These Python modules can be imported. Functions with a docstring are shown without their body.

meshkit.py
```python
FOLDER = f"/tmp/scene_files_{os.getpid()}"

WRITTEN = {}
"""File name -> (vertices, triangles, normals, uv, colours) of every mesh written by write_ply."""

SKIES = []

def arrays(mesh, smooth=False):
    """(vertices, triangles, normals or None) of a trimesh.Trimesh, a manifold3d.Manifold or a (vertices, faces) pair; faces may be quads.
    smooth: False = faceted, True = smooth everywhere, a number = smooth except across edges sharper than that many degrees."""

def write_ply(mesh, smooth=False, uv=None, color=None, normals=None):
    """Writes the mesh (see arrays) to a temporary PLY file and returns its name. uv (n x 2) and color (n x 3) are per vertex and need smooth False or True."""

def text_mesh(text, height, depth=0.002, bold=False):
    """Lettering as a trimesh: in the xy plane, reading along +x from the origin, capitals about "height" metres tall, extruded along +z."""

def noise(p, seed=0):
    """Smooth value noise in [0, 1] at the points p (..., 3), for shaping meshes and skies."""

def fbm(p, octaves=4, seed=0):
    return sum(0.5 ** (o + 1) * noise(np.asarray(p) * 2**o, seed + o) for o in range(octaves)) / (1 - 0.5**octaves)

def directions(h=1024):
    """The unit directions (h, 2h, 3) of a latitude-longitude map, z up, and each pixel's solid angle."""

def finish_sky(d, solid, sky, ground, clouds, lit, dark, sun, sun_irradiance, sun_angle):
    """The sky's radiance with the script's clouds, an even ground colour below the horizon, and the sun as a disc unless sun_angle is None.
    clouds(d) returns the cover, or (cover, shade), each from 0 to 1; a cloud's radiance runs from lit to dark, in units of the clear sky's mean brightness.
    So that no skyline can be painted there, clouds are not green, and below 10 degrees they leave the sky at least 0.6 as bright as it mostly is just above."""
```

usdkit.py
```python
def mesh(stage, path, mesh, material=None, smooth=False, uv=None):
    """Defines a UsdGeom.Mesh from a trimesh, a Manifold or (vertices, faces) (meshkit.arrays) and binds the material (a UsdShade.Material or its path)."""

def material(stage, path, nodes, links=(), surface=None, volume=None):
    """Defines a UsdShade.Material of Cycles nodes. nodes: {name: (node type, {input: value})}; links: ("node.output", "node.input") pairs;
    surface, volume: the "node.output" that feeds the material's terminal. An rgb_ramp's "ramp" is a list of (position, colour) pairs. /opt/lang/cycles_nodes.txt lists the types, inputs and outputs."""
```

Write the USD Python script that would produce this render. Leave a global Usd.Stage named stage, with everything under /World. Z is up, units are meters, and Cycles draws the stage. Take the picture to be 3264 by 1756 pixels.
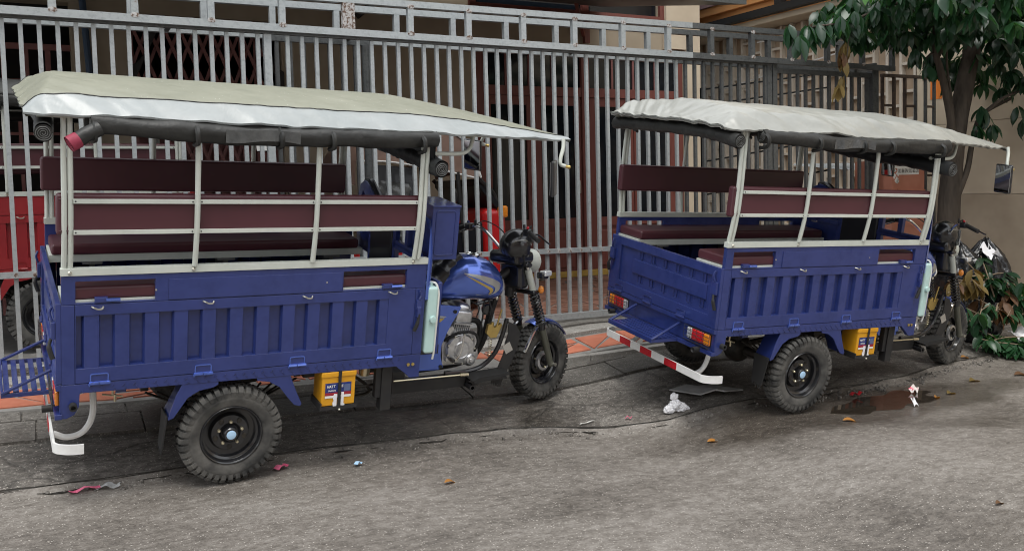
import math, random
import numpy as np
import trimesh
import manifold3d as m3
from shapely.geometry import Polygon, box as sbox, Point, LineString
from shapely import affinity
from pxr import Usd, UsdGeom, UsdLux, UsdShade, Gf, Sdf, Vt
import usdkit, meshkit

stage = Usd.Stage.CreateInMemory()
UsdGeom.SetStageUpAxis(stage, 'Z')
UsdGeom.SetStageMetersPerUnit(stage, 1.0)
World = UsdGeom.Xform.Define(stage, '/World')
H = 1.62                                     # the photographer's eye above the street

# ------------------------------------------------------------------ camera
RC = np.array([[0.8865233637756704, -0.04979044582757716, 0.45999699671211075],
               [-0.46199667600777006, -0.04109531669940904, 0.8859290300600535],
               [-0.025207079117621854, -0.9979138672499077, -0.059434978865072166]])
FPX, CY = 2871.88, 781.04
cam = UsdGeom.Camera.Define(stage, '/World/camera')
mcam = Gf.Matrix4d(1.0)
mcam.SetRow(0, Gf.Vec4d(*RC[:, 0], 0)); mcam.SetRow(1, Gf.Vec4d(*(-RC[:, 1]), 0))
mcam.SetRow(2, Gf.Vec4d(*(-RC[:, 2]), 0)); mcam.SetRow(3, Gf.Vec4d(0, 0, H, 1))
cam.AddTransformOp().Set(mcam)
cam.CreateHorizontalApertureAttr(36.0)
cam.CreateVerticalApertureAttr(36.0 * 550 / 1024)
cam.CreateFocalLengthAttr(36.0 * FPX / 3264)
cam.CreateVerticalApertureOffsetAttr(-(878 - CY) / 3264 * 36.0)
cam.CreateExposureAttr(0.80)

# ------------------------------------------------------------------ overcast sky and veiled sun
SUN_EL, SUN_AZ = math.radians(68), math.radians(200)     # azimuth = atan2(x, y) of the direction towards the sun
usdkit.material(stage, '/World/Looks/sky', {
    'tc': ('texture_coordinate', {}),
    's': ('sky_texture', {'sky_type': 'single_scattering', 'sun_disc': False, 'sun_elevation': SUN_EL, 'sun_rotation': SUN_AZ}),
    'n': ('noise_texture', {'scale': 2.2, 'detail': 5.0, 'roughness': 0.55}),
    'r': ('rgb_ramp', {'ramp': [(0.25, (6.5, 6.9, 7.4)), (0.6, (11.5, 11.8, 12.2)), (0.85, (15, 15.2, 15.4))]}),
    'm': ('mix_color', {'fac': 0.9}),
    'b': ('background_shader', {'strength': 0.09})},
    [('tc.generated', 'n.vector'), ('n.fac', 'r.fac'), ('s.color', 'm.a'), ('r.color', 'm.b'), ('m.result', 'b.color')], surface='b.background')
dome = UsdLux.DomeLight.Define(stage, '/World/sky')
UsdShade.MaterialBindingAPI.Apply(dome.GetPrim()).Bind(UsdShade.Material.Get(stage, '/World/Looks/sky'))
dome.GetPrim().SetCustomDataByKey('kind', 'structure')
sun = UsdLux.DistantLight.Define(stage, '/World/sun')
sun.CreateNormalizeAttr(True); sun.CreateIntensityAttr(0.4); sun.CreateAngleAttr(30.0); sun.CreateColorAttr(Gf.Vec3f(1, .97, .92))
sd = Gf.Vec3d(math.sin(SUN_AZ) * math.cos(SUN_EL), math.cos(SUN_AZ) * math.cos(SUN_EL), math.sin(SUN_EL))
sun.AddTransformOp().Set(Gf.Matrix4d(Gf.Rotation(Gf.Vec3d(0, 0, 1), sd), Gf.Vec3d(0, 0, 0)))

# ------------------------------------------------------------------ materials
def mat(name, col, rough=.5, metal=0., spec=.5, col2=None, nscale=6., lo=.35, hi=.65, bump=0., bscale=60., coat=0., bevel=0., detail=4., rough2=None, stretch=None, rnd=0., bdist=.01, crough=.05, world=False, sheen=0.):
    n = {'p': ('principled_bsdf', {'base_color': col, 'roughness': rough, 'metallic': metal, 'specular_ior_level': spec, 'coat_weight': coat, 'coat_roughness': crough, 'sheen_weight': sheen})}
    l = []
    vec = None
    if col2 is not None or bump or rough2 is not None:
        if world: n['tc'] = ('geometry', {}); vec = 'tc.position'
        else: n['tc'] = ('texture_coordinate', {}); vec = 'tc.object'
        if stretch:
            n['mp'] = ('mapping', {'scale': stretch}); l.append((vec, 'mp.vector')); vec = 'mp.vector'
    if col2 is not None or rough2 is not None:
        n['n'] = ('noise_texture', {'scale': nscale, 'detail': detail, 'roughness': .6}); l.append((vec, 'n.vector'))
    if col2 is not None:
        n['r'] = ('rgb_ramp', {'ramp': [(lo, col), (hi, col2)]})
        l += [('n.fac', 'r.fac'), ('r.color', 'p.base_color')]
        src = 'r.color'
    if rnd:
        n['oi'] = ('object_info', {}); n['mr'] = ('map_range', {'from_min': 0., 'from_max': 1., 'to_min': 1 - rnd, 'to_max': 1 + rnd})
        n['hs'] = ('hsv', {'color': col}); l += [('oi.random', 'mr.value'), ('mr.result', 'hs.value')]
        if col2 is not None: l.remove(('r.color', 'p.base_color')); l.append(('r.color', 'hs.color'))
        l.append(('hs.color', 'p.base_color'))
    if rough2 is not None:
        n['rr'] = ('map_range', {'from_min': lo, 'from_max': hi, 'to_min': rough, 'to_max': rough2, 'clamp': True})
        l += [('n.fac', 'rr.value'), ('rr.result', 'p.roughness')]
    nrm = None
    if bevel:
        n['bv'] = ('bevel', {'radius': bevel, 'samples': 4}); nrm = 'bv.bevel'
    if bump:
        n['bn'] = ('noise_texture', {'scale': bscale, 'detail': 3.}); n['bm'] = ('bump', {'strength': bump, 'distance': bdist})
        l += [(vec, 'bn.vector'), ('bn.fac', 'bm.height')]
        if nrm: l.append((nrm, 'bm.normal'))
        nrm = 'bm.normal'
    if nrm:
        l.append((nrm, 'p.normal'))
        if coat and bevel: l.append(('bv.bevel', 'p.coat_normal'))
    return usdkit.material(stage, '/World/Looks/' + name, n, l, surface='p.BSDF')

M = {}
M['blue'] = mat('blue_paint', (.014, .026, .122), .26, .1, .6, (.020, .034, .158), 4.5, bevel=.005, coat=.5, crough=.08, bump=.05, bscale=7., rough2=.42, detail=7.)
M['red'] = mat('red_paint', (.24, .012, .018), .36, .0, .5, (.29, .018, .022), 3., coat=.4, crough=.15)
M['pearl'] = mat('pearl_blue', (.10, .175, .60), .22, .75, .5, coat=1., crough=.03)
M['pearlred'] = mat('pearl_red', (.30, .02, .02), .3, .3, .5, coat=1., crough=.03)
M['silver'] = mat('silver_paint', (.50, .53, .48), .42, .0, .5, (.56, .585, .53), 8., bevel=.003, bump=.05, bscale=25.)
M['slatgrey'] = M['silver']
M['vinyl'] = mat('maroon_vinyl', (.058, .0160, .0215), .40, 0, .5, (.070, .0190, .0255), 4., bump=.12, bscale=220., bdist=.002)
M['tarp'] = mat('olive_tarp', (.33, .335, .255), .48, 0, .5, (.38, .38, .30), 5., bump=.10, bscale=14., bdist=.02, spec=.5) if False else None
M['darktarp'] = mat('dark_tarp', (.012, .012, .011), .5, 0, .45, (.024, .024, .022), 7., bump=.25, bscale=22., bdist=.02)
M['blacktarp'] = mat('black_tarp', (.012, .013, .014), .5, 0, .5, (.02, .021, .022), 6., bump=.3, bscale=16., bdist=.02)
M['clearflap'] = mat('clear_flap', (.05, .052, .052), .12, 0, .6, (.10, .102, .10), 9., bump=.5, bscale=18., bdist=.02)
M['clearcup'] = usdkit.material(stage, '/World/Looks/clear_cup', {'p': ('principled_bsdf', {'base_color': (.62, .63, .63), 'roughness': .15}), 't': ('transparent_bsdf', {}), 'm': ('mix_closure', {'fac': .5})}, [('p.BSDF', 'm.closure1'), ('t.BSDF', 'm.closure2')], surface='m.closure')
M['redcloth'] = mat('red_hem', (.22, .025, .05), .6, 0, .3, (.28, .04, .07), 30.)
M['rubber'] = mat('black_rubber', (.018, .018, .018), .6, 0, .4)
M['tyre'] = mat('dusty_tyre', (.030, .030, .029), .75, 0, .3, (.125, .120, .110), 7., .36, .68, bump=.15, bscale=80., bdist=.003)
M['blackpaint'] = mat('black_paint', (.008, .008, .009), .25, 0, .5, (.014, .014, .015), 10., coat=.6, bevel=.002)
M['blackmatte'] = mat('black_frame', (.012, .012, .013), .5, 0, .5, (.022, .021, .02), 12.)
M['grime'] = mat('greasy_metal', (.018, .017, .015), .5, .4, .5, (.06, .052, .042), 18.)
M['chrome'] = mat('chrome', (.72, .72, .70), .12, 1.)
M['alu'] = mat('engine_aluminium', (.50, .50, .50), .30, .85, .5, (.66, .66, .66), 25.)
M['zinc'] = mat('zinc_bolt', (.6, .58, .5), .3, .9)
M['brass'] = mat('yellow_zinc', (.55, .40, .14), .34, .9)
M['cad'] = mat('cadmium_rod', (.62, .55, .38), .3, .8)
M['forkgrey'] = mat('fork_grey', (.085, .085, .065), .33, .2, .5, coat=.4)
M['yellow'] = mat('battery_yellow', (.62, .29, .012), .42, 0, .5, (.68, .33, .015), 6., bevel=.002)
M['labelblue'] = mat('label_blue', (.02, .035, .16), .3)
M['labelred'] = mat('label_red', (.30, .02, .03), .3)
M['labelwhite'] = mat('label_white', (.75, .74, .70), .35)
M['labelgrey'] = mat('label_grey', (.10, .13, .24), .3)
M['white'] = mat('white_paint', (.72, .72, .70), .4, 0, .5, (.78, .78, .76), 20.)
M['stripe'] = mat('red_reflector', (.42, .012, .02), .3, 0, .5, (.5, .02, .03), 60.)
M['redlens'] = mat('red_lens', (.45, .008, .01), .12, 0, .6, (.6, .02, .02), 90., coat=1.)
M['amber'] = mat('amber_lens', (.72, .20, .01), .12, 0, .6, (.8, .28, .02), 90., coat=1.)
M['clearlens'] = mat('clear_lens', (.62, .64, .64), .08, .4, .6, (.8, .8, .8), 120., coat=1.)
M['bottle'] = mat('water_bottle', (.42, .60, .57), .35, 0, .5, (.48, .66, .62), 4., coat=.3)
M['capblue'] = mat('hub_cap', (.42, .62, .82), .3, 0, .5)
M['mirror'] = mat('mirror_glass', (.75, .76, .76), .03, 1.)
M['gold'] = mat('gold_decal', (.50, .36, .10), .3, .3)
M['decal'] = mat('silver_decal', (.42, .42, .40), .28, .5)
M['galv'] = None
M['padblack'] = mat('black_pad', (.006, .006, .008), .3, 0, .5, coat=.3)

def tarp_mat(name, c1, c2, rough, specks):
    n = {'tc': ('texture_coordinate', {}), 'n': ('noise_texture', {'scale': 3.5, 'detail': 6., 'roughness': .6}),
         'r': ('rgb_ramp', {'ramp': [(.3, c1), (.7, c2)]}),
         'v': ('voronoi_texture', {'scale': 34., 'randomness': 1.}), 'lt': ('math', {'math_type': 'less_than', 'value2': .075}),
         'n2': ('noise_texture', {'scale': 5., 'detail': 1.}), 'gt': ('math', {'math_type': 'greater_than', 'value2': .47}),
         'mu': ('math', {'math_type': 'multiply'}), 'mx': ('mix_color', {'b': (.72, .72, .68)}),
         'bn': ('noise_texture', {'scale': 9., 'detail': 4., 'distortion': .6}), 'bm': ('bump', {'strength': .22, 'distance': .02}),
         'p': ('principled_bsdf', {'roughness': rough, 'specular_ior_level': .5, 'coat_weight': .15, 'coat_roughness': .3})}
    l = [('tc.object', 'n.vector'), ('n.fac', 'r.fac'), ('tc.object', 'v.vector'), ('v.distance', 'lt.value1'), ('tc.object', 'n2.vector'), ('n2.fac', 'gt.value1'),
         ('lt.value', 'mu.value1'), ('gt.value', 'mu.value2'), ('r.color', 'mx.a'), ('tc.object', 'bn.vector'), ('bn.fac', 'bm.height'), ('bm.normal', 'p.normal')]
    if specks: l += [('mu.value', 'mx.fac'), ('mx.result', 'p.base_color')]
    else: l += [('r.color', 'p.base_color')]
    return usdkit.material(stage, '/World/Looks/' + name, n, l, surface='p.BSDF')
M['tarp'] = tarp_mat('olive_tarp', (.185, .19, .14), (.235, .237, .18), .46, True)
M['skirt'] = tarp_mat('silver_skirt_tarp', (.265, .29, .29), (.33, .35, .348), .36, False)
M['tarp2'] = tarp_mat('beige_tarp', (.245, .25, .23), (.30, .302, .275), .36, False)
M['tarpgrey'] = tarp_mat('grey_tarp', (.10, .105, .10), (.14, .14, .135), .5, False)

def galv_mat(name, c1, c2, rust=.62):
    n = {'tc': ('geometry', {}), 'v': ('voronoi_texture', {'scale': 70.}), 'n': ('noise_texture', {'scale': 2.5, 'detail': 6., 'roughness': .65}),
         'n2': ('noise_texture', {'scale': 30., 'detail': 5.}), 'r': ('rgb_ramp', {'ramp': [(.3, c1), (.7, c2)]}), 'ad': ('math', {'math_type': 'multiply_add', 'value2': .35, 'value3': 0.}),
         'sp': ('separate_color', {}), 'su': ('math', {'math_type': 'add'}),
         'rm': ('rgb_ramp', {'ramp': [(rust, (0, 0, 0)), (rust + .05, (1, 1, 1))]}), 'mx': ('mix_color', {'b': (.13, .075, .055)}),
         'bm': ('bump', {'strength': .1, 'distance': .004}),
         'p': ('principled_bsdf', {'roughness': .42, 'metallic': .35, 'specular_ior_level': .5})}
    l = [('tc.position', 'v.vector'), ('tc.position', 'n.vector'), ('tc.position', 'n2.vector'), ('v.color', 'sp.color'), ('sp.r', 'ad.value1'), ('n2.fac', 'su.value1'), ('ad.value', 'su.value2'),
         ('su.value', 'r.fac'), ('n.fac', 'rm.fac'), ('rm.color', 'mx.fac'), ('r.color', 'mx.a'), ('mx.result', 'p.base_color'), ('n2.fac', 'bm.height'), ('bm.normal', 'p.normal')]
    return usdkit.material(stage, '/World/Looks/' + name, n, l, surface='p.BSDF')
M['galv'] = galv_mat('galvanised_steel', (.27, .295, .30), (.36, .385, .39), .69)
M['galvdark'] = galv_mat('dark_shaded_steel', (.060, .063, .064), (.105, .11, .11), .68)  # darker steel; gate and truss right ends carry tree shade in this colour
M['weld'] = mat('rusty_weld', (.12, .075, .055), .7, .2, .4, (.42, .41, .40), 45., .42, .55, world=True)

def ground_mat(name, c, wet, cracks, scale=1., pool=None):
    """c: three tones; wet: share of damp ground; cracks: strength of the crack network."""
    n = {'g': ('geometry', {}), 'n1': ('noise_texture', {'scale': .9 * scale, 'detail': 8., 'roughness': .65}), 'n2': ('noise_texture', {'scale': 19. * scale, 'detail': 6., 'roughness': .7}),
         'n3': ('noise_texture', {'scale': 75., 'detail': 4., 'roughness': .75}), 'v': ('voronoi_texture', {'scale': 58.}),
         'mp': ('mapping', {'scale': (.75, 1.35, 1.)}),
         'a1': ('math', {'math_type': 'multiply_add', 'value2': .42, 'value3': -.05}), 'a2': ('math', {'math_type': 'multiply_add', 'value2': .42}), 'a3': ('math', {'math_type': 'multiply_add', 'value2': .34}),
         'r': ('rgb_ramp', {'ramp': [(.43, c[0]), (.54, c[1]), (.66, c[2])]}),
         'peb': ('math', {'math_type': 'less_than', 'value2': .22}), 'n4': ('noise_texture', {'scale': 45., 'detail': 1.}), 'pg': ('math', {'math_type': 'greater_than', 'value2': .53}), 'pm': ('math', {'math_type': 'multiply'}),
         'pb': ('mix_color', {'b': tuple(min(.6, 1.7 * x) for x in c[2])}),
         'w': ('noise_texture', {'scale': .55, 'detail': 5., 'roughness': .55, 'distortion': .4}), 'wr': ('rgb_ramp', {'ramp': [(1 - wet - .06, (0, 0, 0)), (1 - wet + .08, (1, 1, 1))]}),
         'wd': ('mix_color', {'blend_type': 'multiply', 'b': (.48, .46, .44)}), 'ro': ('map_range', {'from_min': 0., 'from_max': 1., 'to_min': .62, 'to_max': .16}),
         'nd': ('noise_texture', {'scale': 3., 'detail': 4.}), 'vm': ('vector_math', {'math_type': 'multiply_add', 'vector2': (.35, .35, .35)}),
         'vc': ('voronoi_texture', {'scale': 1.25, 'feature': 'distance_to_edge'}), 'cr': ('rgb_ramp', {'ramp': [(.0, (1, 1, 1)), (.006, (.8, .8, .8)), (.02, (0, 0, 0))]}),
         'cg': ('math', {'math_type': 'multiply', 'value2': cracks}), 'cm': ('mix_color', {'b': tuple(.25 * x for x in c[0])}),
         'bh': ('math', {'math_type': 'multiply_add', 'value2': .35}), 'bs': ('math', {'math_type': 'subtract'}), 'bm': ('bump', {'strength': .55, 'distance': .012}),
         'p': ('principled_bsdf', {'specular_ior_level': .5})}
    l = [('g.position', 'mp.vector'), ('mp.vector', 'n1.vector'), ('mp.vector', 'n2.vector'), ('g.position', 'n3.vector'), ('g.position', 'v.vector'), ('g.position', 'w.vector'), ('g.position', 'n4.vector'), ('g.position', 'nd.vector'),
         ('n1.fac', 'a1.value1'), ('n2.fac', 'a2.value1'), ('a1.value', 'a2.value3'), ('n3.fac', 'a3.value1'), ('a2.value', 'a3.value3'), ('a3.value', 'r.fac'),
         ('v.distance', 'peb.value1'), ('n4.fac', 'pg.value1'), ('peb.value', 'pm.value1'), ('pg.value', 'pm.value2'), ('pm.value', 'pb.fac'), ('r.color', 'pb.a'),
         ('w.fac', 'wr.fac'), ('wr.color', 'wd.fac'), ('pb.result', 'wd.a'), ('wr.color', 'ro.value'), ('ro.result', 'p.roughness'),
         ('nd.color', 'vm.vector1'), ('g.position', 'vm.vector3'), ('vm.vector', 'vc.vector'), ('vc.distance', 'cr.fac'), ('cr.color', 'cg.value1'), ('cg.value', 'cm.fac'), ('wd.result', 'cm.a'), ('cm.result', 'p.base_color'),
         ('n3.fac', 'bh.value1'), ('n2.fac', 'bh.value3'), ('bh.value', 'bs.value1'), ('cg.value', 'bs.value2'), ('bs.value', 'bm.height'), ('bm.normal', 'p.normal')]
    if pool:                                                     # ground soaked by the water standing in the gutter
        (px, py), (sx, sy) = pool
        n.update({'q1': ('vector_math', {'math_type': 'subtract', 'vector2': (px, py, 0)}), 'q2': ('vector_math', {'math_type': 'multiply', 'vector2': (1 / sx, 1 / sy, 0)}), 'q3': ('vector_math', {'math_type': 'length'}),
                  'qn': ('noise_texture', {'scale': 1.6, 'detail': 5.}), 'q4': ('math', {'math_type': 'multiply_add', 'value2': 1.1}), 'q5': ('map_range', {'from_min': 1.25, 'from_max': 1.65, 'to_min': 1., 'to_max': 0., 'clamp': True}), 'q6': ('math', {'math_type': 'maximum'})})
        l = [a for a in l if a not in (('wr.color', 'wd.fac'), ('wr.color', 'ro.value'))] + [('g.position', 'q1.vector1'), ('q1.vector', 'q2.vector1'), ('q2.vector', 'q3.vector1'), ('g.position', 'qn.vector'), ('qn.fac', 'q4.value1'), ('q3.value', 'q4.value3'), ('q4.value', 'q5.value'), ('q5.result', 'q6.value1'), ('wr.color', 'q6.value2'), ('q6.value', 'wd.fac'), ('q6.value', 'ro.value')]
    return usdkit.material(stage, '/World/Looks/' + name, n, l, surface='p.BSDF')
M['street'] = ground_mat('worn_street', [(.070, .061, .052), (.148, .132, .115), (.245, .227, .205)], .36, 0., 1., ((5.4, 4.75), (1.9, .42)))
M['apron'] = ground_mat('grimy_concrete', [(.042, .038, .033), (.108, .098, .086), (.27, .25, .225)], .40, .45)
M['slab'] = ground_mat('paving_slab', [(.044, .040, .035), (.090, .083, .073), (.19, .177, .16)], .48, .12, 1.6)
M['kerb'] = ground_mat('pale_kerb', [(.17, .16, .145), (.25, .24, .22), (.33, .32, .30)], .2, 0.)
M['dirtyplaster'] = mat('stained_plaster', (.34, .27, .195), .8, 0, .3, (.54, .45, .335), 1.3, .3, .72, bump=.15, bscale=20., world=True, detail=8.)
M['cracksoil'] = mat('black_gutter_dirt', (.012, .011, .009), .7, 0, .3, (.035, .031, .026), 9., world=True)
M['mortar'] = mat('grey_mortar', (.17, .165, .155), .8, 0, .3, (.24, .23, .215), 12., world=True)
M['tile'] = mat('orange_tile', (.38, .115, .065), .6, 0, .4, (.46, .165, .10), 7., bump=.1, bscale=40., rnd=.2, world=True)
M['yardtile'] = mat('yard_tile', (.20, .10, .07), .55, 0, .4, (.28, .15, .11), 4., rnd=.2, world=True)
M['water'] = usdkit.material(stage, '/World/Looks/puddle_water', {'f': ('fresnel', {'IOR': 1.36}), 't': ('transparent_bsdf', {'color': (.62, .59, .56)}), 'g': ('glossy_bsdf', {'color': (1, 1, 1), 'roughness': .02}), 'n': ('noise_texture', {'scale': 6.}), 'b': ('bump', {'strength': .02, 'distance': .01}), 'm': ('mix_closure', {})},
    [('n.fac', 'b.height'), ('b.normal', 'g.normal'), ('f.fac', 'm.fac'), ('t.BSDF', 'm.closure1'), ('g.BSDF', 'm.closure2')], surface='m.closure')
M['plaster'] = mat('beige_plaster', (.34, .28, .205), .8, 0, .3, (.40, .335, .25), 2.2, bump=.1, bscale=30., world=True)
M['plasterwarm'] = mat('warm_plaster', (.54, .45, .335), .75, 0, .3, (.62, .53, .40), 1.6, bump=.08, bscale=25., world=True)
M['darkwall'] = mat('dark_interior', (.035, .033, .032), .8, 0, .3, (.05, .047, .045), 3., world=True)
M['redwood'] = mat('red_brown_door', (.150, .048, .038), .5, 0, .4, (.19, .062, .049), 5., stretch=(8., 8., .6), world=True)
M['darkred'] = mat('dark_red_steel', (.19, .078, .072), .55, 0, .4, (.24, .10, .09), 8., world=True)
M['glass'] = mat('dark_glass', (.006, .008, .011), .08, 0, .5)
M['yellowline'] = mat('yellow_sill', (.42, .26, .05), .6, 0, .4, (.5, .33, .09), 8., world=True)
M['orangewall'] = mat('orange_cornice', (.66, .30, .10), .6, 0, .4, (.72, .36, .14), 3., world=True)
M['purple'] = mat('mauve_ledge', (.24, .16, .17), .7, 0, .3, (.30, .21, .22), 5., world=True)
M['pink'] = mat('pink_plaster', (.48, .22, .18), .7, 0, .3, (.55, .27, .22), 2., world=True)
M['terra'] = mat('terracotta_pier', (.42, .165, .105), .75, 0, .3, (.50, .215, .145), 3.5, bump=.1, bscale=40., world=True)
M['tan'] = mat('tan_panel', (.40, .30, .21), .75, 0, .3, (.48, .365, .26), 3., world=True)
M['cream'] = mat('cream_rib', (.62, .55, .45), .7, 0, .3, (.70, .63, .53), 5., world=True)
M['rustiron'] = mat('rusty_iron', (.055, .042, .036), .65, .3, .4, (.12, .085, .065), 14., world=True)
M['black'] = mat('black_iron', (.012, .012, .012), .5, .2, .4)
M['bluepipe'] = mat('blue_pipe', (.03, .06, .11), .5)
M['pvc'] = mat('white_pipe', (.66, .64, .60), .45)
M['bark'] = mat('tree_bark', (.040, .032, .025), .85, 0, .25, (.080, .064, .05), 7., stretch=(1., 1., .25), bump=.7, bscale=35., bdist=.02)
M['twig'] = mat('bare_twig', (.17, .125, .085), .8, 0, .25, (.26, .20, .14), 20.)
M['bag'] = mat('black_bag', (.008, .008, .009), .22, 0, .55, bump=.5, bscale=22., bdist=.02)
M['paper'] = mat('white_paper', (.72, .72, .74), .7, 0, .3, (.80, .80, .82), 9.)
M['pinkplastic'] = mat('pink_wrapper', (.72, .10, .22), .35, 0, .5, (.8, .2, .32), 30.)
M['pinkpaper'] = mat('pink_edged_paper', (.74, .70, .66), .6, 0, .3, (.75, .12, .2), 26., .52, .60)
M['orangesign'] = mat('orange_paper', (.78, .22, .03), .6)
M['ink'] = mat('dark_ink', (.03, .03, .035), .6)
M['orangehood'] = mat('brown_hood', (.20, .125, .095), .5, 0, .4, (.25, .16, .125), 4.)
M['bright_red'] = mat('bright_red_body', (.50, .015, .015), .3, 0, .5, coat=.6)
M['greyplastic'] = mat('grey_plastic', (.26, .26, .25), .5, 0, .4, (.38, .37, .36), 10., world=True)

def leaf_mat(name, c, tl, rough=.32, rnd=.45):
    n = {'oi': ('geometry', {}), 'mr': ('map_range', {'from_min': 0., 'from_max': 1., 'to_min': 1 - rnd, 'to_max': 1 + rnd}), 'hs': ('hsv', {'color': c}),
         'hs2': ('hsv', {'color': tl}), 'p': ('principled_bsdf', {'roughness': rough, 'specular_ior_level': .5}), 't': ('translucent_bsdf', {}), 'm': ('mix_closure', {'fac': .28})}
    l = [('oi.random_per_island', 'mr.value'), ('mr.result', 'hs.value'), ('mr.result', 'hs2.value'), ('hs.color', 'p.base_color'), ('hs2.color', 't.color'), ('p.BSDF', 'm.closure1'), ('t.BSDF', 'm.closure2')]
    return usdkit.material(stage, '/World/Looks/' + name, n, l, surface='m.closure')
M['leaf'] = leaf_mat('dark_green_leaf', (.024, .074, .034), (.05, .17, .035))
M['leafmid'] = leaf_mat('green_leaf', (.040, .13, .055), (.10, .30, .05))
M['leafbright'] = leaf_mat('young_leaf', (.11, .34, .05), (.2, .55, .06))
M['leafdry'] = leaf_mat('dry_leaf', (.27, .19, .055), (.3, .17, .04), .55, .35)
M['leafbrown'] = leaf_mat('brown_leaf', (.20, .10, .045), (.2, .1, .03), .6, .35)
M['leaforange'] = leaf_mat('orange_leaf', (.52, .23, .05), (.4, .17, .03), .5, .2)

# ------------------------------------------------------------------ mesh builder
def rot_to(d):
    d = np.asarray(d, float); d = d / np.linalg.norm(d)
    a = np.cross(d, [0, 0, 1.] if abs(d[2]) < .9 else [1., 0, 0]); a /= np.linalg.norm(a)
    return a, np.cross(d, a), d

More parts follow.
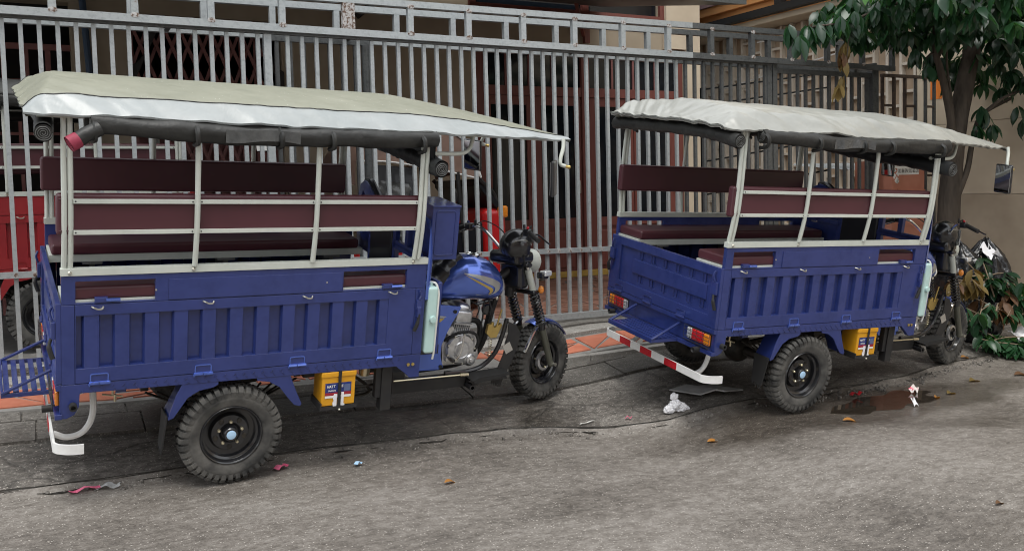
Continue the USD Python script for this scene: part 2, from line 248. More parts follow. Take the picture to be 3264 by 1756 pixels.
class MB:
    def __init__(s): s.v, s.f, s.n = [], [], 0
    def add(s, v, f):
        v, f = np.asarray(v, float), np.asarray(f, int)
        if f.shape[1] == 4: f = np.vstack([f[:, [0, 1, 2]], f[:, [0, 2, 3]]])
        s.v.append(v); s.f.append(f + s.n); s.n += len(v); return s
    def tm(s, m): return s.add(m.vertices, m.faces)
    def mf(s, m): q = m.to_mesh(); return s.add(q.vert_properties[:, :3], q.tri_verts)
    def box(s, x0, x1, y0, y1, z0, z1):
        x0, x1 = sorted((x0, x1)); y0, y1 = sorted((y0, y1)); z0, z1 = sorted((z0, z1))
        v = [(x, y, z) for z in (z0, z1) for y in (y0, y1) for x in (x0, x1)]
        return s.add(v, [(0, 2, 3, 1), (4, 5, 7, 6), (0, 1, 5, 4), (2, 6, 7, 3), (0, 4, 6, 2), (1, 3, 7, 5)])
    def bar(s, p, q, w, h, up=(0, 0, 1)):
        p, q = np.asarray(p, float), np.asarray(q, float); d = q - p; L = np.linalg.norm(d); d /= L
        u = np.asarray(up, float); a = np.cross(u, d)
        if np.linalg.norm(a) < 1e-6: a = np.cross([0, 1., 0], d)
        a /= np.linalg.norm(a); b = np.cross(d, a)
        v = [p + i * d * L + j * a * w / 2 + k * b * h / 2 for k in (-1, 1) for j in (-1, 1) for i in (0, 1)]
        return s.add(v, [(0, 2, 3, 1), (4, 5, 7, 6), (0, 1, 5, 4), (2, 6, 7, 3), (0, 4, 6, 2), (1, 3, 7, 5)])
    def tube(s, pts, r, n=8, cap=True):
        p = np.asarray(pts, float); t = np.gradient(p, axis=0); t /= np.linalg.norm(t, axis=1, keepdims=True) + 1e-12
        r = np.broadcast_to(r, (len(p),)); a = rot_to(t[0])[0]; rows = []
        for i in range(len(p)):
            a = a - t[i] * (a @ t[i]); a /= np.linalg.norm(a) + 1e-12; b = np.cross(t[i], a)
            an = np.arange(n) * 2 * np.pi / n
            rows.append(p[i] + r[i] * (np.cos(an)[:, None] * a + np.sin(an)[:, None] * b))
        v = np.concatenate(rows); f = []
        for i in range(len(p) - 1):
            for j in range(n):
                k = (j + 1) % n; f.append((i * n + j, i * n + k, (i + 1) * n + k, (i + 1) * n + j))
        s.add(v, f)
        if cap:
            for e, rev in ((0, True), (len(p) - 1, False)):
                c = rows[e]; fv = np.vstack([c, p[e]]); ff = [(j, (j + 1) % n, n) for j in range(n)]
                if rev: ff = [(b, a, c) for a, b, c in ff]
                s.add(fv, ff)
        return s
    def lathe(s, prof, axis='z', c=(0, 0, 0), n=24):
        prof = np.asarray(prof, float); an = np.arange(n) * 2 * np.pi / n; v = []
        for r, h in prof:
            x, y = r * np.cos(an), r * np.sin(an); z = np.full(n, h)
            v.append({'z': np.stack([x, y, z], 1), 'y': np.stack([y, z, x], 1), 'x': np.stack([z, x, y], 1)}[axis])
        f = [(i * n + j, i * n + (j + 1) % n, (i + 1) * n + (j + 1) % n, (i + 1) * n + j) for i in range(len(prof) - 1) for j in range(n)]
        return s.add(np.concatenate(v) + np.asarray(c), f)
    def disc(s, c, r, h, axis='y', n=20):                        # a closed short cylinder from c over h along axis
        return s.lathe([(1e-4, 0), (r, 0), (r, h), (1e-4, h)], axis, c, n)
    def prism(s, poly, axis, a, b):
        if not hasattr(poly, 'exterior') and not hasattr(poly, 'geoms'): poly = Polygon(poly)
        for g in getattr(poly, 'geoms', [poly]):
            m = trimesh.creation.extrude_polygon(g, abs(b - a), engine='earcut'); v = np.array(m.vertices); u = v[:, 2] + min(a, b)
            w = {'y': np.stack([v[:, 0], u, v[:, 1]], 1), 'x': np.stack([u, v[:, 0], v[:, 1]], 1), 'z': np.stack([v[:, 0], v[:, 1], u], 1)}[axis]
            fc = np.array(m.faces); s.add(w, fc[:, ::-1] if axis == 'y' else fc)
        return s
    def rbox(s, x0, x1, y0, y1, z0, z1, r, seg=12):
        x0, x1 = sorted((x0, x1)); y0, y1 = sorted((y0, y1)); z0, z1 = sorted((z0, z1))
        r = min(r, (x1 - x0) / 2.02, (y1 - y0) / 2.02, (z1 - z0) / 2.02); sp = m3.Manifold.sphere(r, seg)
        return s.mf(m3.Manifold.batch_hull([sp.translate((x, y, z)) for x in (x0 + r, x1 - r) for y in (y0 + r, y1 - r) for z in (z0 + r, z1 - r)]))
    def ball(s, c, r, sub=2, scale=(1, 1, 1)):
        m = trimesh.creation.icosphere(sub, 1.0); return s.add(m.vertices * np.asarray(scale) * r + np.asarray(c), m.faces)
    def grid(s, P, closeu=False):                                # P: (m, n, 3)
        m, n, _ = P.shape; f = [(i * n + j, i * n + j + 1, (i + 1) * n + j + 1, (i + 1) * n + j) for i in range(m - 1) for j in range(n - 1)]
        return s.add(P.reshape(-1, 3), f)
    def text(s, txt, h, o, right, up, depth=.002, bold=True, width=None):
        m = meshkit.text_mesh(txt, h, depth, bold); v = np.array(m.vertices); r, u = np.asarray(right, float), np.asarray(up, float); nn = np.cross(r, u)
        if width: v[:, 0] *= width / v[:, 0].max()
        return s.add(np.asarray(o) + v[:, :1] * r + v[:, 1:2] * u + v[:, 2:] * nn, m.faces)
    def V(s): return np.concatenate(s.v), np.concatenate(s.f)
    def move(s, fn): s.v = [fn(v) for v in s.v]; return s
    def shift(s, d): return s.move(lambda v: v + np.asarray(d, float))

def sag(pts, n=10):
    """a smooth curve through the points (Catmull-Rom)"""
    p = np.asarray(pts, float); p = np.vstack([2 * p[0] - p[1], p, 2 * p[-1] - p[-2]]); out = []
    for i in range(1, len(p) - 2):
        for t in np.linspace(0, 1, n, endpoint=False):
            a, b, c, d = p[i - 1:i + 3]
            out.append(.5 * (2 * b + (c - a) * t + (2 * a - 5 * b + 4 * c - d) * t * t + (3 * b - a - 3 * c + d) * t ** 3))
    return np.array(out + [p[-2]])

# ------------------------------------------------------------------ scene tree
used = {}
def numbered(parent, name):
    k = used.get((parent, name), 0); used[(parent, name)] = k + 1
    return f'{parent}/{name}' if k == 0 else f'{parent}/{name}_{k:03d}'
def tags(prim, label=None, cat=None, group=None, kind=None):
    for k, v in (('label', label), ('category', cat), ('group', group), ('kind', kind)):
        if v: prim.SetCustomDataByKey(k, v)
    return prim
class T:
    """A thing (Xform): parts are given in world coordinates (z from the eye level) unless local."""
    def __init__(s, name, label=None, cat=None, loc=(0, 0, 0), group=None, kind=None, mtx=None):
        s.path = numbered('/World', name); x = UsdGeom.Xform.Define(stage, s.path); s.local = mtx is not None
        s.off = np.zeros(3) if s.local else np.asarray(loc, float)
        if s.local: x.AddTransformOp().Set(mtx)
        else: x.AddTranslateOp().Set(Gf.Vec3d(loc[0], loc[1], loc[2] + H))
        tags(x.GetPrim(), label, cat, group, kind); s.prim = x.GetPrim()
    def part(s, name, mb, m, parent=None, smooth=30, label=None, kind=None):
        v, f = mb.V(); v = v - s.off
        path = numbered(parent or s.path, name)
        p = usdkit.mesh(stage, path, (v, f), M[m] if isinstance(m, str) else m, smooth=smooth)
        tags(p.GetPrim(), label, kind=kind); return path
    def tri(s, *a, **k): return s.part(*a, **k)
def single(name, mb, m, label=None, cat=None, group=None, kind=None, smooth=30):
    v, f = mb.V()
    p = usdkit.mesh(stage, numbered('/World', name), (v + [0, 0, H], f), M[m] if isinstance(m, str) else m, smooth=smooth)
    tags(p.GetPrim(), label, cat, group, kind); return p

# ------------------------------------------------------------------ the cargo tricycle with benches: x forward, y left, z up, origin on the ground under the rear of the box
W2 = .6525
RAKE = np.array([-.30, 0, .79]) / np.linalg.norm([-.30, 0, .79])
def steer_fn(th):
    a = RAKE; K = np.array([[0, -a[2], a[1]], [a[2], 0, -a[0]], [-a[1], a[0], 0]]); Rm = np.eye(3) + math.sin(th) * K + (1 - math.cos(th)) * K @ K
    o = np.array([2.95, 0, 1.06]); return lambda v: (v - o) @ Rm.T + o

def tyre_mesh(R=.2825, rim=.166, w=.135):
    mb = MB(); k = R - .013; h = w / 2
    prof = [(rim, -h * .72), (rim + .012, -h * .86), (rim + .045, -h * 1.0), (k - .045, -h * 1.0), (k - .018, -h * .92), (k - .004, -h * .62), (k, 0), (k - .004, h * .62), (k - .018, h * .92), (k - .045, h * 1.0), (rim + .045, h * 1.0), (rim + .012, h * .86), (rim, h * .72)]
    mb.lathe(prof, 'y', (0, 0, 0), 56)
    n = 40
    for sdy in (-1, 1):
        for i in range(n):
            a = 2 * math.pi * (i + .5 * (sdy > 0)) / n; da = math.pi / n * .62
            v = []
            for aa in (a - da, a + da):
                for rr, yy in ((k - .040, 1.01), (k - .012, 1.045), (R - .002, .80), (R, .30), (k - .006, .26)):
                    v.append((rr * math.cos(aa), sdy * h * yy, rr * math.sin(aa)))
            f = [(0, 1, 6, 5), (1, 2, 7, 6), (2, 3, 8, 7), (3, 4, 9, 8)]
            if sdy > 0: f = [q[::-1] for q in f]
            mb.add(v, f); mb.add(np.array(v), [(0, 2, 1), (0, 3, 2), (0, 4, 3), (5, 6, 7), (5, 7, 8), (5, 8, 9)])
    for i in range(n):
        a = 2 * math.pi * (i + .25) / n; da = math.pi / n * .5
        v = [((rr) * math.cos(aa), yy, (rr) * math.sin(aa)) for aa in (a - da, a + da) for rr in (k - .006, R) for yy in (-h * .2, h * .2)]
        mb.add(v, [(0, 1, 3, 2), (4, 6, 7, 5), (2, 3, 7, 6), (0, 2, 6, 4), (1, 5, 7, 3)])
    return mb
def rim_mesh(front=False):
    mb = MB()                                                   # outer side is -y
    mb.lathe([(.172, -.052), (.166, -.060), (.160, -.055), (.152, -.030), (.140, -.022), (.138, .010), (.112, .016), (.104, -.004), (.100, -.012), (.060, -.016), (.045, -.006), (.001, -.006)], 'y', (0, 0, 0), 40)
    mb.lathe([(.160, .055), (.150, .03), (.138, .01)], 'y', (0, 0, 0), 30)
    return mb
def wheel(t, c, side, fn=None, front=False):
    """side -1: outer face to the right (-y)"""
    def place(v):
        v = v * [1, -side, 1] if side > 0 else v
        v = v + np.asarray(c)
        return fn(v) if fn else v
    def P(name, mb, m, parent=None):
        mb.move(place)
        if side > 0: mb.f = [q[:, ::-1] for q in mb.f]
        return t.part(name, mb, m, parent)
    w = P('front_wheel' if front else 'rear_wheel', tyre_mesh(), 'tyre')
    P('rim', rim_mesh(front), 'blackpaint', w)
    for i in range(5):
        a = 2 * math.pi * i / 5 + .3
        P('vent', MB().ball((.083 * math.cos(a + .63), -.016, .083 * math.sin(a + .63)), .014, 1, (1, .25, 1.25)), 'grime', w)
        P('wheel_bolt', MB().lathe([(1e-4, -.034), (.006, -.034), (.009, -.030), (.009, -.012)], 'y', (.066 * math.cos(a), 0, .066 * math.sin(a)), 6), 'cad', w)
    if front:
        P('hub', MB().lathe([(1e-4, -.07), (.018, -.07), (.02, -.05), (.034, -.045), (.036, -.006)], 'y', (0, 0, 0), 16), 'blackpaint', w)
    else:
        P('hub', MB().lathe([(.041, -.014), (.040, -.045), (.036, -.05), (.026, -.05)], 'y', (0, 0, 0), 24), 'blackpaint', w)
        P('hub_cap', MB().lathe([(1e-4, -.056), (.020, -.055), (.026, -.052), (.0265, -.044)], 'y', (0, 0, 0), 24), 'capblue', w)

def window_frame_poly():
    p = sbox(0, 1.075, 1.955, 1.222)
    for a, b in ((.062, .432), (1.438, 1.828)):
        p = p.difference(sbox(a, 1.082, b, 1.192))
    return p

def canopy_surface(x, q, style):
    """height and half width of the roof cover at x, at the fraction q of the half width"""
    x = np.asarray(x, float); q = np.asarray(q, float)
    fr = np.clip((x - 1.86) / (3.02 - 1.86), 0, 1)
    hw = .712 - .255 * fr ** 1.15 - .05 * np.clip(-(x + .06) / .1, 0, 1)
    edge = 2.012 - .034 * fr
    crown = 2.168 - .172 * fr ** 1.25
    hip = .016 + np.clip(x + .155, 0, 3) * (.95 if style == 'crisp' else .62)
    a = np.abs(q); sh = .86 if style == 'crisp' else .80
    zs = edge + (crown - edge) * (.53 if style == 'crisp' else .66)
    z_top = crown - (crown - zs) * (a / sh) ** (1.7 if style == 'crisp' else 2.2)
    z_sk = zs + (edge - zs) * np.clip((a - sh) / (1 - sh), 0, 1) ** (1.0 if style == 'crisp' else 1.25)
    z = np.where(a <= sh, z_top, z_sk); h = np.clip(.5 + .5 * (edge + hip - z) / .022, 0, 1)
    return hw, edge + hip + (z - edge - hip) * h - .022 * h * (1 - h), edge, fr

def canopy(t, style, top, skirt, seed):
    sh = .86 if style == 'crisp' else .80
    xs = np.concatenate([np.linspace(-.155, .12, 22), np.linspace(.14, 1.8, 88), np.linspace(1.82, 3.02, 70)])
    def sheet(q0, q1, n, off=0.):
        q = np.linspace(q0, q1, n); X, Q = np.meshgrid(xs, q, indexing='ij'); hw, Z, edge, fr = canopy_surface(X, Q, style)
        # gentle scallop of the hem between the ties, pulled tight at them
        hem = np.clip((np.abs(Q) - .8) / .2, 0, 1)
        P = np.stack([X, Q * hw, Z], -1)
        g = np.stack([X * 2.3 + Q * 3.1, Q * 5 + X * .6, np.full_like(X, seed * 3.7)], -1)
        fo = meshkit.fbm(g * 1.7, 4, seed) - .5
        diag = meshkit.fbm(np.stack([(X - 1.2 * np.abs(Q) * .6) * 7.5, Q * 1.4, np.full_like(X, seed + .5)], -1), 3, seed + 9) - .5
        amp = (.005 + .007 * np.clip((np.abs(Q) - .6) / .3, 0, 1)) if style == 'crisp' else (.012 + .020 * np.clip((np.abs(Q) - .45) / .5, 0, 1))
        rearfold = np.clip((.35 - X) / .35, 0, 1) * (.022 if style != 'crisp' else .012)
        P[..., 2] += fo * amp * 1.3 + diag * (amp * (1.7 if style == 'crisp' else 1.6) + rearfold * 1.5) + hem ** 3 * .012 * (meshkit.noise(np.stack([X * 9, Q * 0, Q * 0 + seed], -1), seed) - .5)
        P[..., 1] += np.sign(Q) * hem * (diag * .024 + .010 * (meshkit.noise(np.stack([X * 6, Q * 0, Q * 0 + 3], -1), seed) - .5))
        P[..., 0] += np.where(X < -.13, (meshkit.noise(np.stack([Q * 9, Q * 0, Q * 0 + seed], -1), seed) - .5) * .03, 0)
        P[..., 2] -= off; P[..., 1] *= 1 - off * .3
        return P
    top_mb = MB().grid(sheet(-sh, sh, 60)); tp = t.part('canopy', top_mb, top, smooth=50)
    for s_ in (-1, 1):
        P = sheet(s_ * sh, s_, 16)
        if s_ < 0: P = P[:, ::-1]
        # a turned-in hem below the edge
        e = P[:, 0 if s_ < 0 else -1]; lip = np.stack([e + [0, -s_ * .004, -.010], e + [0, -s_ * .028, -.014], e + [0, -s_ * .05, .0]], 1)
        P = np.concatenate([lip[:, ::-1], P], 1) if s_ < 0 else np.concatenate([P, lip], 1)
        t.part('canopy_skirt', MB().grid(P), skirt, tp, smooth=45)
        if style == 'crisp':
            g_ = sheet(s_ * sh, s_, 3)[:, 0]; t.part('seam', MB().tube(g_[::2] + [0, 0, .002], .0028, 5), 'darktarp', tp)
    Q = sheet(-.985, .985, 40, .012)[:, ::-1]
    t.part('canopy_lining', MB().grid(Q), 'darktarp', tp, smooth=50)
    for i, x in ((0, -.155), (len(xs) - 1, 3.02)):
        a = sheet(-1, 1, 40)[i]; b = a + [.012 if i == 0 else -.012, 0, -.022]; c = b + [.03 if i == 0 else -.03, 0, .01]
        t.part('canopy_end_hem', MB().grid(np.stack([a, b, c], 0) if i else np.stack([c, b, a], 0)), top, tp, smooth=50)


def roll(t, name, pts, r, m, seed, parent=None, lump=.2, n=14, spiral=True):
    p = sag(pts, 12); k = len(p); rr = r * (1 + lump * (meshkit.noise(np.stack([np.arange(k) * .35, np.zeros(k), np.full(k, seed + .3)], 1), seed) - .5))
    mb = MB().tube(p, rr, n); v = mb.v[0]; c_ = np.repeat(p, n, 0); v[:] = c_ + (v - c_) * np.array([1., .92, 1.12]) * (1 + .55 * (meshkit.fbm(v * [5, 24, 24] + seed, 3, seed) - .5))[:, None]
    q = t.part(name, mb, m, parent, smooth=50)
    if spiral:
        for e, nx in ((0, 1), (k - 1, k - 2)):
            d = p[e] - p[nx]; d /= np.linalg.norm(d); a, b, _ = rot_to(d); th = np.linspace(0, 7 * math.pi, 70); ra = np.linspace(.12, .93, 70) * rr[e]
            sp = p[e] + d * .004 + (ra * np.cos(th))[:, None] * a + (ra * np.sin(th))[:, None] * b
            t.part('roll_end', MB().tube(sp, r * .035, 4), 'tarpgrey', q)
    return q

def tank_section(x):
    X = [2.30, 2.34, 2.42, 2.50, 2.60, 2.70, 2.76, 2.81, 2.835]
    zt = np.interp(x, X, [.90, .968, 1.055, 1.108, 1.112, 1.085, 1.045, .985, .93]); zb = np.interp(x, X, [.84, .812, .803, .803, .803, .795, .797, .83, .90])
    w = np.interp(x, X, [.05, .085, .125, .148, .160, .160, .150, .125, .07]); return zb, zt, w
def tank_y(x, z, off=0.):
    zb, zt, w = tank_section(x); tt = np.clip((z - (zb + zt) / 2 + .02) / ((zt - zb) / 2 + .001), -.98, .98)
    return -(w + off) * (1 - np.abs(tt) ** 2.6) ** (1 / 2.6)

def band_on_tank(up, lo, off=.003, n=40, m=6):
    up, lo = sag(up, 12), sag(lo, 12); k = min(len(up), len(lo)); P = np.zeros((k, m, 3))
    for j in range(m):
        c = up[:k] * (1 - j / (m - 1)) + lo[:k] * j / (m - 1); P[:, j, 0] = c[:, 0]; P[:, j, 2] = c[:, 1]; P[:, j, 1] = tank_y(c[:, 0], c[:, 1], off)
    return P

def make_tuktuk(name, label, pose, paint, pearl, group, style='crisp', top='tarp', skirt='skirt', steer=0., mirror_turn=.72, toolbox=True, red_roll=True, seed=1, bike=True, far=False):
    Rm, o = pose; mx = Gf.Matrix4d(1.0)
    for i in range(3): mx.SetRow(i, Gf.Vec4d(*[float(a) for a in Rm[:, i]], 0))
    mx.SetRow(3, Gf.Vec4d(float(o[0]), float(o[1]), float(o[2] + H), 1))
    t = T(name, label, 'tuktuk', mtx=mx, group=group); P = t.part; rnd = random.Random(seed)
    pt = M[paint]
    # ---- load bed
    mb = MB().box(.0, 1.93, -W2 + .03, W2 - .03, .648, .664)
    for x in (.25, .7, 1.15, 1.6): mb.box(x, x + .05, -W2 + .03, W2 - .03, .585, .647)
    bed = P('floor', mb, paint)
    for s in (-1, 1):
        y0, y1 = (s * W2, s * (W2 - .03))
        sk = Polygon([(-.004, .66), (-.004, .484), (.018, .482), (.055, .500), (.076, .540), (.080, .612), (1.80, .594), (1.815, .58), (1.86, .545), (1.89, .514), (1.953, .514), (1.953, .66)])
        q = P('side_skirt', MB().prism(sk, 'y', y0, y1), paint)
        dp = MB(); yy = s * (W2 + .0015)
        for i in range(68):
            x = .10 + i * .0255; z = .618 + .02 * (i % 2); d = .011 * (1 if i % 2 else -1)
            dp.bar((x, yy, z - .006), (x + d, yy, z + .008), .004, .003, (0, s, 0))
        if not far: P('diamond_tread', dp, paint, q, kind='stuff')
        for x in (1.876, 1.906): P('bolt', MB().disc((x, s * W2, .600), .010, s * .006, 'y', 10), 'brass', q)
        P('rubber_stop', MB().lathe([(.010, .0), (.019, .0), (.019, .035), (.012, .036), (.010, .02), (1e-4, .02)] if s > 0 else [(1e-4, -.02), (.010, -.02), (.012, -.036), (.019, -.035), (.019, 0)], 'y', (.048, s * W2, .549), 16), 'rubber', q)
        # upper frame with the window openings
        fr = P('upper_frame', MB().prism(window_frame_poly(), 'y', s * (W2 - .002), s * (W2 - .032)), paint)
        P('sheet_panel', MB().box(.497, 1.432, s * (W2 + .0025), s * (W2 - .002), 1.080, 1.190), paint, fr)
        for x in (.447, 1.352):
            P('stud', MB().disc((x - .012, s * (W2 - .002), 1.135), .005, s * .006, 'y', 8), 'zinc', fr)
        for xb in (.148, 1.68):
            m_ = MB().tube([(xb + .052, s * (W2 + .004), 1.094), (xb + .118, s * (W2 + .004), 1.094)], .0095, 8); P('slide_bolt', m_, pearl, fr)  # bolt in the brighter pearl, its glint put into the colour
            P('bolt_seat', MB().box(xb, xb + .06, s * (W2 - .03), s * (W2 + .006), 1.083, 1.108), paint, fr)
        # corner posts
        rp = MB().box(-.002, .058, y0, y1, .662, 1.073); P('corner_post', rp, paint)
        P('corner_post', MB().box(1.893, 1.955, y0, y1, .662, 1.073), paint)
        # drop side: frame, corrugated sheet, hinges, tie hooks
        frame = sbox(.060, .664, 1.891, 1.073).difference(sbox(.060 + .003, .742, 1.888, 1.017)).union(sbox(.060, .74, .064, 1.018)).union(sbox(1.722, .74, 1.891, 1.018))
        ds = P('drop_side', MB().prism(frame, 'y', s * (W2 + .001), s * (W2 - .037)), paint)
        xs, ys = [.060], [-.031]
        x = .090
        while x < 1.68:
            xs += [x, x + .010, x + .078, x + .085]; ys += [-.031, -.001, -.001, -.031]; x += .1425
        xs.append(1.724); ys.append(-.031)
        A = np.array([[(a, s * (W2 + b - .001), z) for z in (.741, 1.018)] for a, b in zip(xs, ys)]); mb = MB(); mb.grid(A if s > 0 else A[:, ::-1])
        mb.grid((A - [0, s * .004, 0])[:, ::-1] if s > 0 else A - [0, s * .004, 0]); P('corrugated_sheet', mb, paint, ds, smooth=False)
        for xh in (.122, .630, 1.142, 1.667):
            if far and s > 0: continue
            yy = s * (W2 + .006)
            pl = sbox(xh + .004, .664, xh + .092, .712).buffer(-.012).buffer(.012)
            h = P('hinge', MB().prism(pl.difference(pl.buffer(-.006)), 'y', s * (W2 + .001), s * (W2 + .0050)), pearl, ds)  # hinge outline glint painted with the brighter pearl
            P('hinge', MB().tube([(xh, yy, .660), (xh + .044, yy, .660)], .0085, 8).tube([(xh + .048, yy, .660), (xh + .098, yy, .660)], .0090, 8).tube([(xh - .003, yy, .662), (xh + .002, yy, .645)], .003, 5), pearl, ds)  # barrels brighter than the panel paint, sky glints put into the colour
        for xh in (.156, .692, 1.228, 1.74):
            P('tie_hook', MB().tube(sag([(xh - .022, s * (W2 + .002), 1.062), (xh - .012, s * (W2 + .016), 1.060), (xh + .004, s * (W2 + .018), 1.052), (xh + .024, s * (W2 + .016), 1.052), (xh + .032, s * (W2 + .002), 1.060)], 3), .0048, 6), 'zinc', ds)
        # toggle latch at the front post
        la = P('latch', MB().tube(sag([(1.914, s * (W2 + .012), 1.06), (1.924, s * (W2 + .016), 1.035), (1.914, s * (W2 + .014), 1.01)], 4), .007, 6).box(1.898, 1.932, s * W2, s * (W2 + .016), .945, 1.005).box(1.903, 1.925, s * W2, s * (W2 + .024), .90, .96), paint)
        P('latch_grip', MB().tube(sag([(1.916, s * (W2 + .018), .92), (1.910, s * (W2 + .022), .87), (1.890, s * (W2 + .020), .815)], 5), [.008] * 5 + [.012] * 5 + [.011], 8), 'rubber', la)
        # pale side rail with the canopy posts
        rl = P('side_rail', MB().box(-.004, 1.957, s * (W2 + .004), s * (W2 - .035), 1.2225, 1.2585), 'silver')
        for x in (.037, .617, 1.86): P('bolt', MB().lathe([(1e-4, .008), (.006, .008), (.010, .003), (.010, 0)] if s > 0 else [(.010, 0), (.010, -.003), (.006, -.008), (1e-4, -.008)], 'y', (x, s * (W2 + .004), 1.238), 8), 'zinc', rl)
        for x, r in ((.012, .013), (.040, .013), (.622, .014), (1.25, .014), (1.862, .013), (1.890, .013)):
            k_ = .018 if x < .1 else 0.; P('canopy_post', MB().tube(sag([(x, s * (.655 - k_), 1.257), (x + .001, s * (.671 - k_), 1.36), (x + .001, s * (.684 - k_), 1.48), (x + .001, s * (.686 - k_), 1.62), (x, s * (.681 - k_), 1.82), (x, s * (.672 - k_), 2.0)], 5), r, 10), 'silver')
        xx = (.052, .610, .634, 1.238, 1.262, 1.850)
        for z in (1.4445, 1.5975):
            for a, b in ((0, 1), (2, 3), (4, 5)):
                sl = P('back_slat', MB().box(xx[a], xx[b], s * .686, s * .672, z - .0105, z + .0105), 'slatgrey')
                for xe in (xx[a] + .010, xx[b] - .010): P('screw', MB().disc((xe, s * .686, z), .004, s * .0012, 'y', 8), 'ink', sl)
        P('backrest', MB().rbox(-.022, 1.885, s * .670, s * .612, 1.428, 1.630, .016), 'vinyl', smooth=40)
        pa = [x_.rpartition('/')[2] for x_ in [stage.GetPrimAtPath(t.path).GetChildren()[-1].GetPath().pathString]][0]
        for z_ in (1.452, 1.606): P('piping', MB().tube([(-.01, s * .6705, z_), (1.875, s * .6705, z_)], .0028, 5), 'vinyl', t.path + '/' + pa)
        P('seat', MB().rbox(.015, 1.90, s * .634, s * .335, 1.092, 1.160, .018), 'vinyl', smooth=40)
        sf = P('seat_frame', MB().box(.005, 1.93, s * .634, s * .345, 1.050, 1.0935), 'tarpgrey' if far else 'silver')
        for x in (.22, 1.0, 1.7): P('seat_bracket', MB().box(x, x + .03, s * .60, s * .36, .668, 1.049).box(x - .04, x + .07, s * .39, s * .345, 1.034, 1.049), 'tarpgrey', sf)
        # mudguards: two swept plates and the arch over the tyre
        xw = .84
        mg = P('mudguard', MB().prism(Polygon([(.508, .416), (.530, .424), (.560, .470), (.600, .530), (.66, .566), (.735, .578), (.757, .590), (.757, .606), (.578, .608), (.548, .545), (.52, .46)]).buffer(.004), 'y', s * (W2 - .002), s * (W2 - .010)), paint)
        P('mudguard', MB().prism(Polygon([(.971, .606), (.975, .590), (1.04, .578), (1.10, .540), (1.15, .47), (1.188, .424), (1.218, .414), (1.224, .424), (1.19, .50), (1.150, .606)]).buffer(.004), 'y', s * (W2 - .002), s * (W2 - .010)), paint)
        for xa, xb in (((.508, .416), (.60, .606)), ((1.224, .416), (1.13, .606))):
            P('mudguard_return', MB().bar((xa[0], s * .575, xa[1]), (xb[0], s * .575, xb[1]), .15, .006, (1, 0, .5)), paint, mg)
        fl = [(.505, .42)]
        for i in range(9): fl += [(.505 - .005, .0)]
        flap = Polygon([(s * .50, .43), (s * .645, .43), (s * .625, .235), (s * .612, .20), (s * .605, .235), (s * .595, .195), (s * .583, .23), (s * .57, .20), (s * .555, .235), (s * .54, .21), (s * .52, .24)])
        m_ = MB().prism(flap, 'x', -.004, .004); m_.move(lambda v: v + np.stack([.50 - (.43 - v[:, 2]) * .10, 0 * v[:, 0], 0 * v[:, 0]], 1)); P('mud_flap', m_, 'rubber')
        # tail lamp behind its guard
        tl = P('tail_lamp', MB().box(-.012, .0, s * .365, s * .615, .530, .622), 'blackpaint')
        P('white_lens', MB().rbox(-.030, -.011, s * .372, s * .418, .538, .614, .006, 8), 'clearlens', tl)
        P('red_lens', MB().rbox(-.030, -.011, s * .424, s * .545, .538, .614, .006, 8), 'redlens', tl)
        P('amber_lens', MB().rbox(-.030, -.011, s * .550, s * .610, .538, .614, .006, 8), 'amber', tl)
        gd = MB()
        for z in (.528, .552, .576, .600, .626): gd.tube([(-.042, s * .355, z), (-.042, s * .625, z)], .0022, 4)
        for y in (.355, .425, .490, .555, .625): gd.tube([(-.042, s * y, .526), (-.042, s * y, .628)], .0022, 4)
        P('lamp_guard', gd, 'blackpaint', tl)
        P('rubber_stop', MB().lathe([(1e-4, -.05), (.010, -.05), (.019, -.064), (.019, 0)], 'x', (-.02, s * .518, .494), 14), 'rubber')
        # rear spring
        sp = MB()
        for k, (L, dz) in enumerate(((.42, 0), (.36, -.012), (.29, -.024), (.21, -.036))):
            sp.tube(sag([(xw - L, s * .44, .50 + dz * .2), (xw - L / 2, s * .44, .40 + dz * .7), (xw, s * .44, .365 + dz), (xw + L / 2, s * .44, .40 + dz * .7), (xw + L, s * .44, .50 + dz * .2)], 4), .007, 4)
        sp.box(xw - .035, xw + .035, s * .40, s * .48, .31, .40); P('leaf_spring', sp, 'grime')
        wheel(t, (xw, s * .598, .2825), s)
        P('canopy_rail', MB().tube([(-.10, s * .66, 2.0), (1.9, s * .655, 2.0), (2.95, s * .42, 1.968)], .010, 8), 'silver')
        # rolled side curtain under the eave
        zc = 1.956
        rc = roll(t, 'side_curtain', [(.125, s * .700, zc + .012), (.6, s * .706, zc - .002), (1.0, s * .702, zc - .012), (1.45, s * .704, zc - .004), (1.93, s * .698, zc + .012)], .043, 'darktarp', seed + (s > 0), n=22)
        vl = np.array([[(x, s * (.690 + .012 * math.sin(x * 23) * k / 3), 2.012 - .075 * k / 3) for k in range(4)] for x in np.linspace(.10, 1.90, 60)]); P('valance', MB().grid(vl if s > 0 else vl[:, ::-1]), 'darktarp', rc, smooth=50)
        for x in (.135, .60, 1.02, 1.30, 1.83):
            P('strap', MB().tube(sag([(x, s * .66, 2.0), (x, s * .758, 1.965), (x + .005, s * .754, 1.905), (x, s * .690, 1.888)], 5), .0125, 5), 'darktarp', rc)
        cf = np.array([[(x, s * (.748 + .006 * math.sin(x * 40)), z + .010 * math.sin(x * 13 + z * 20)) for z in np.linspace(1.915 + .008 * math.sin(x * 9), 1.984 - .012 * math.sin((x - .74) * 8.3), 7)] for x in np.linspace(.74, 1.12, 26)]) + [0, s * .006, 0]
        P('clear_window', MB().grid(cf if s < 0 else cf[:, ::-1]), 'clearflap', rc, smooth=50)
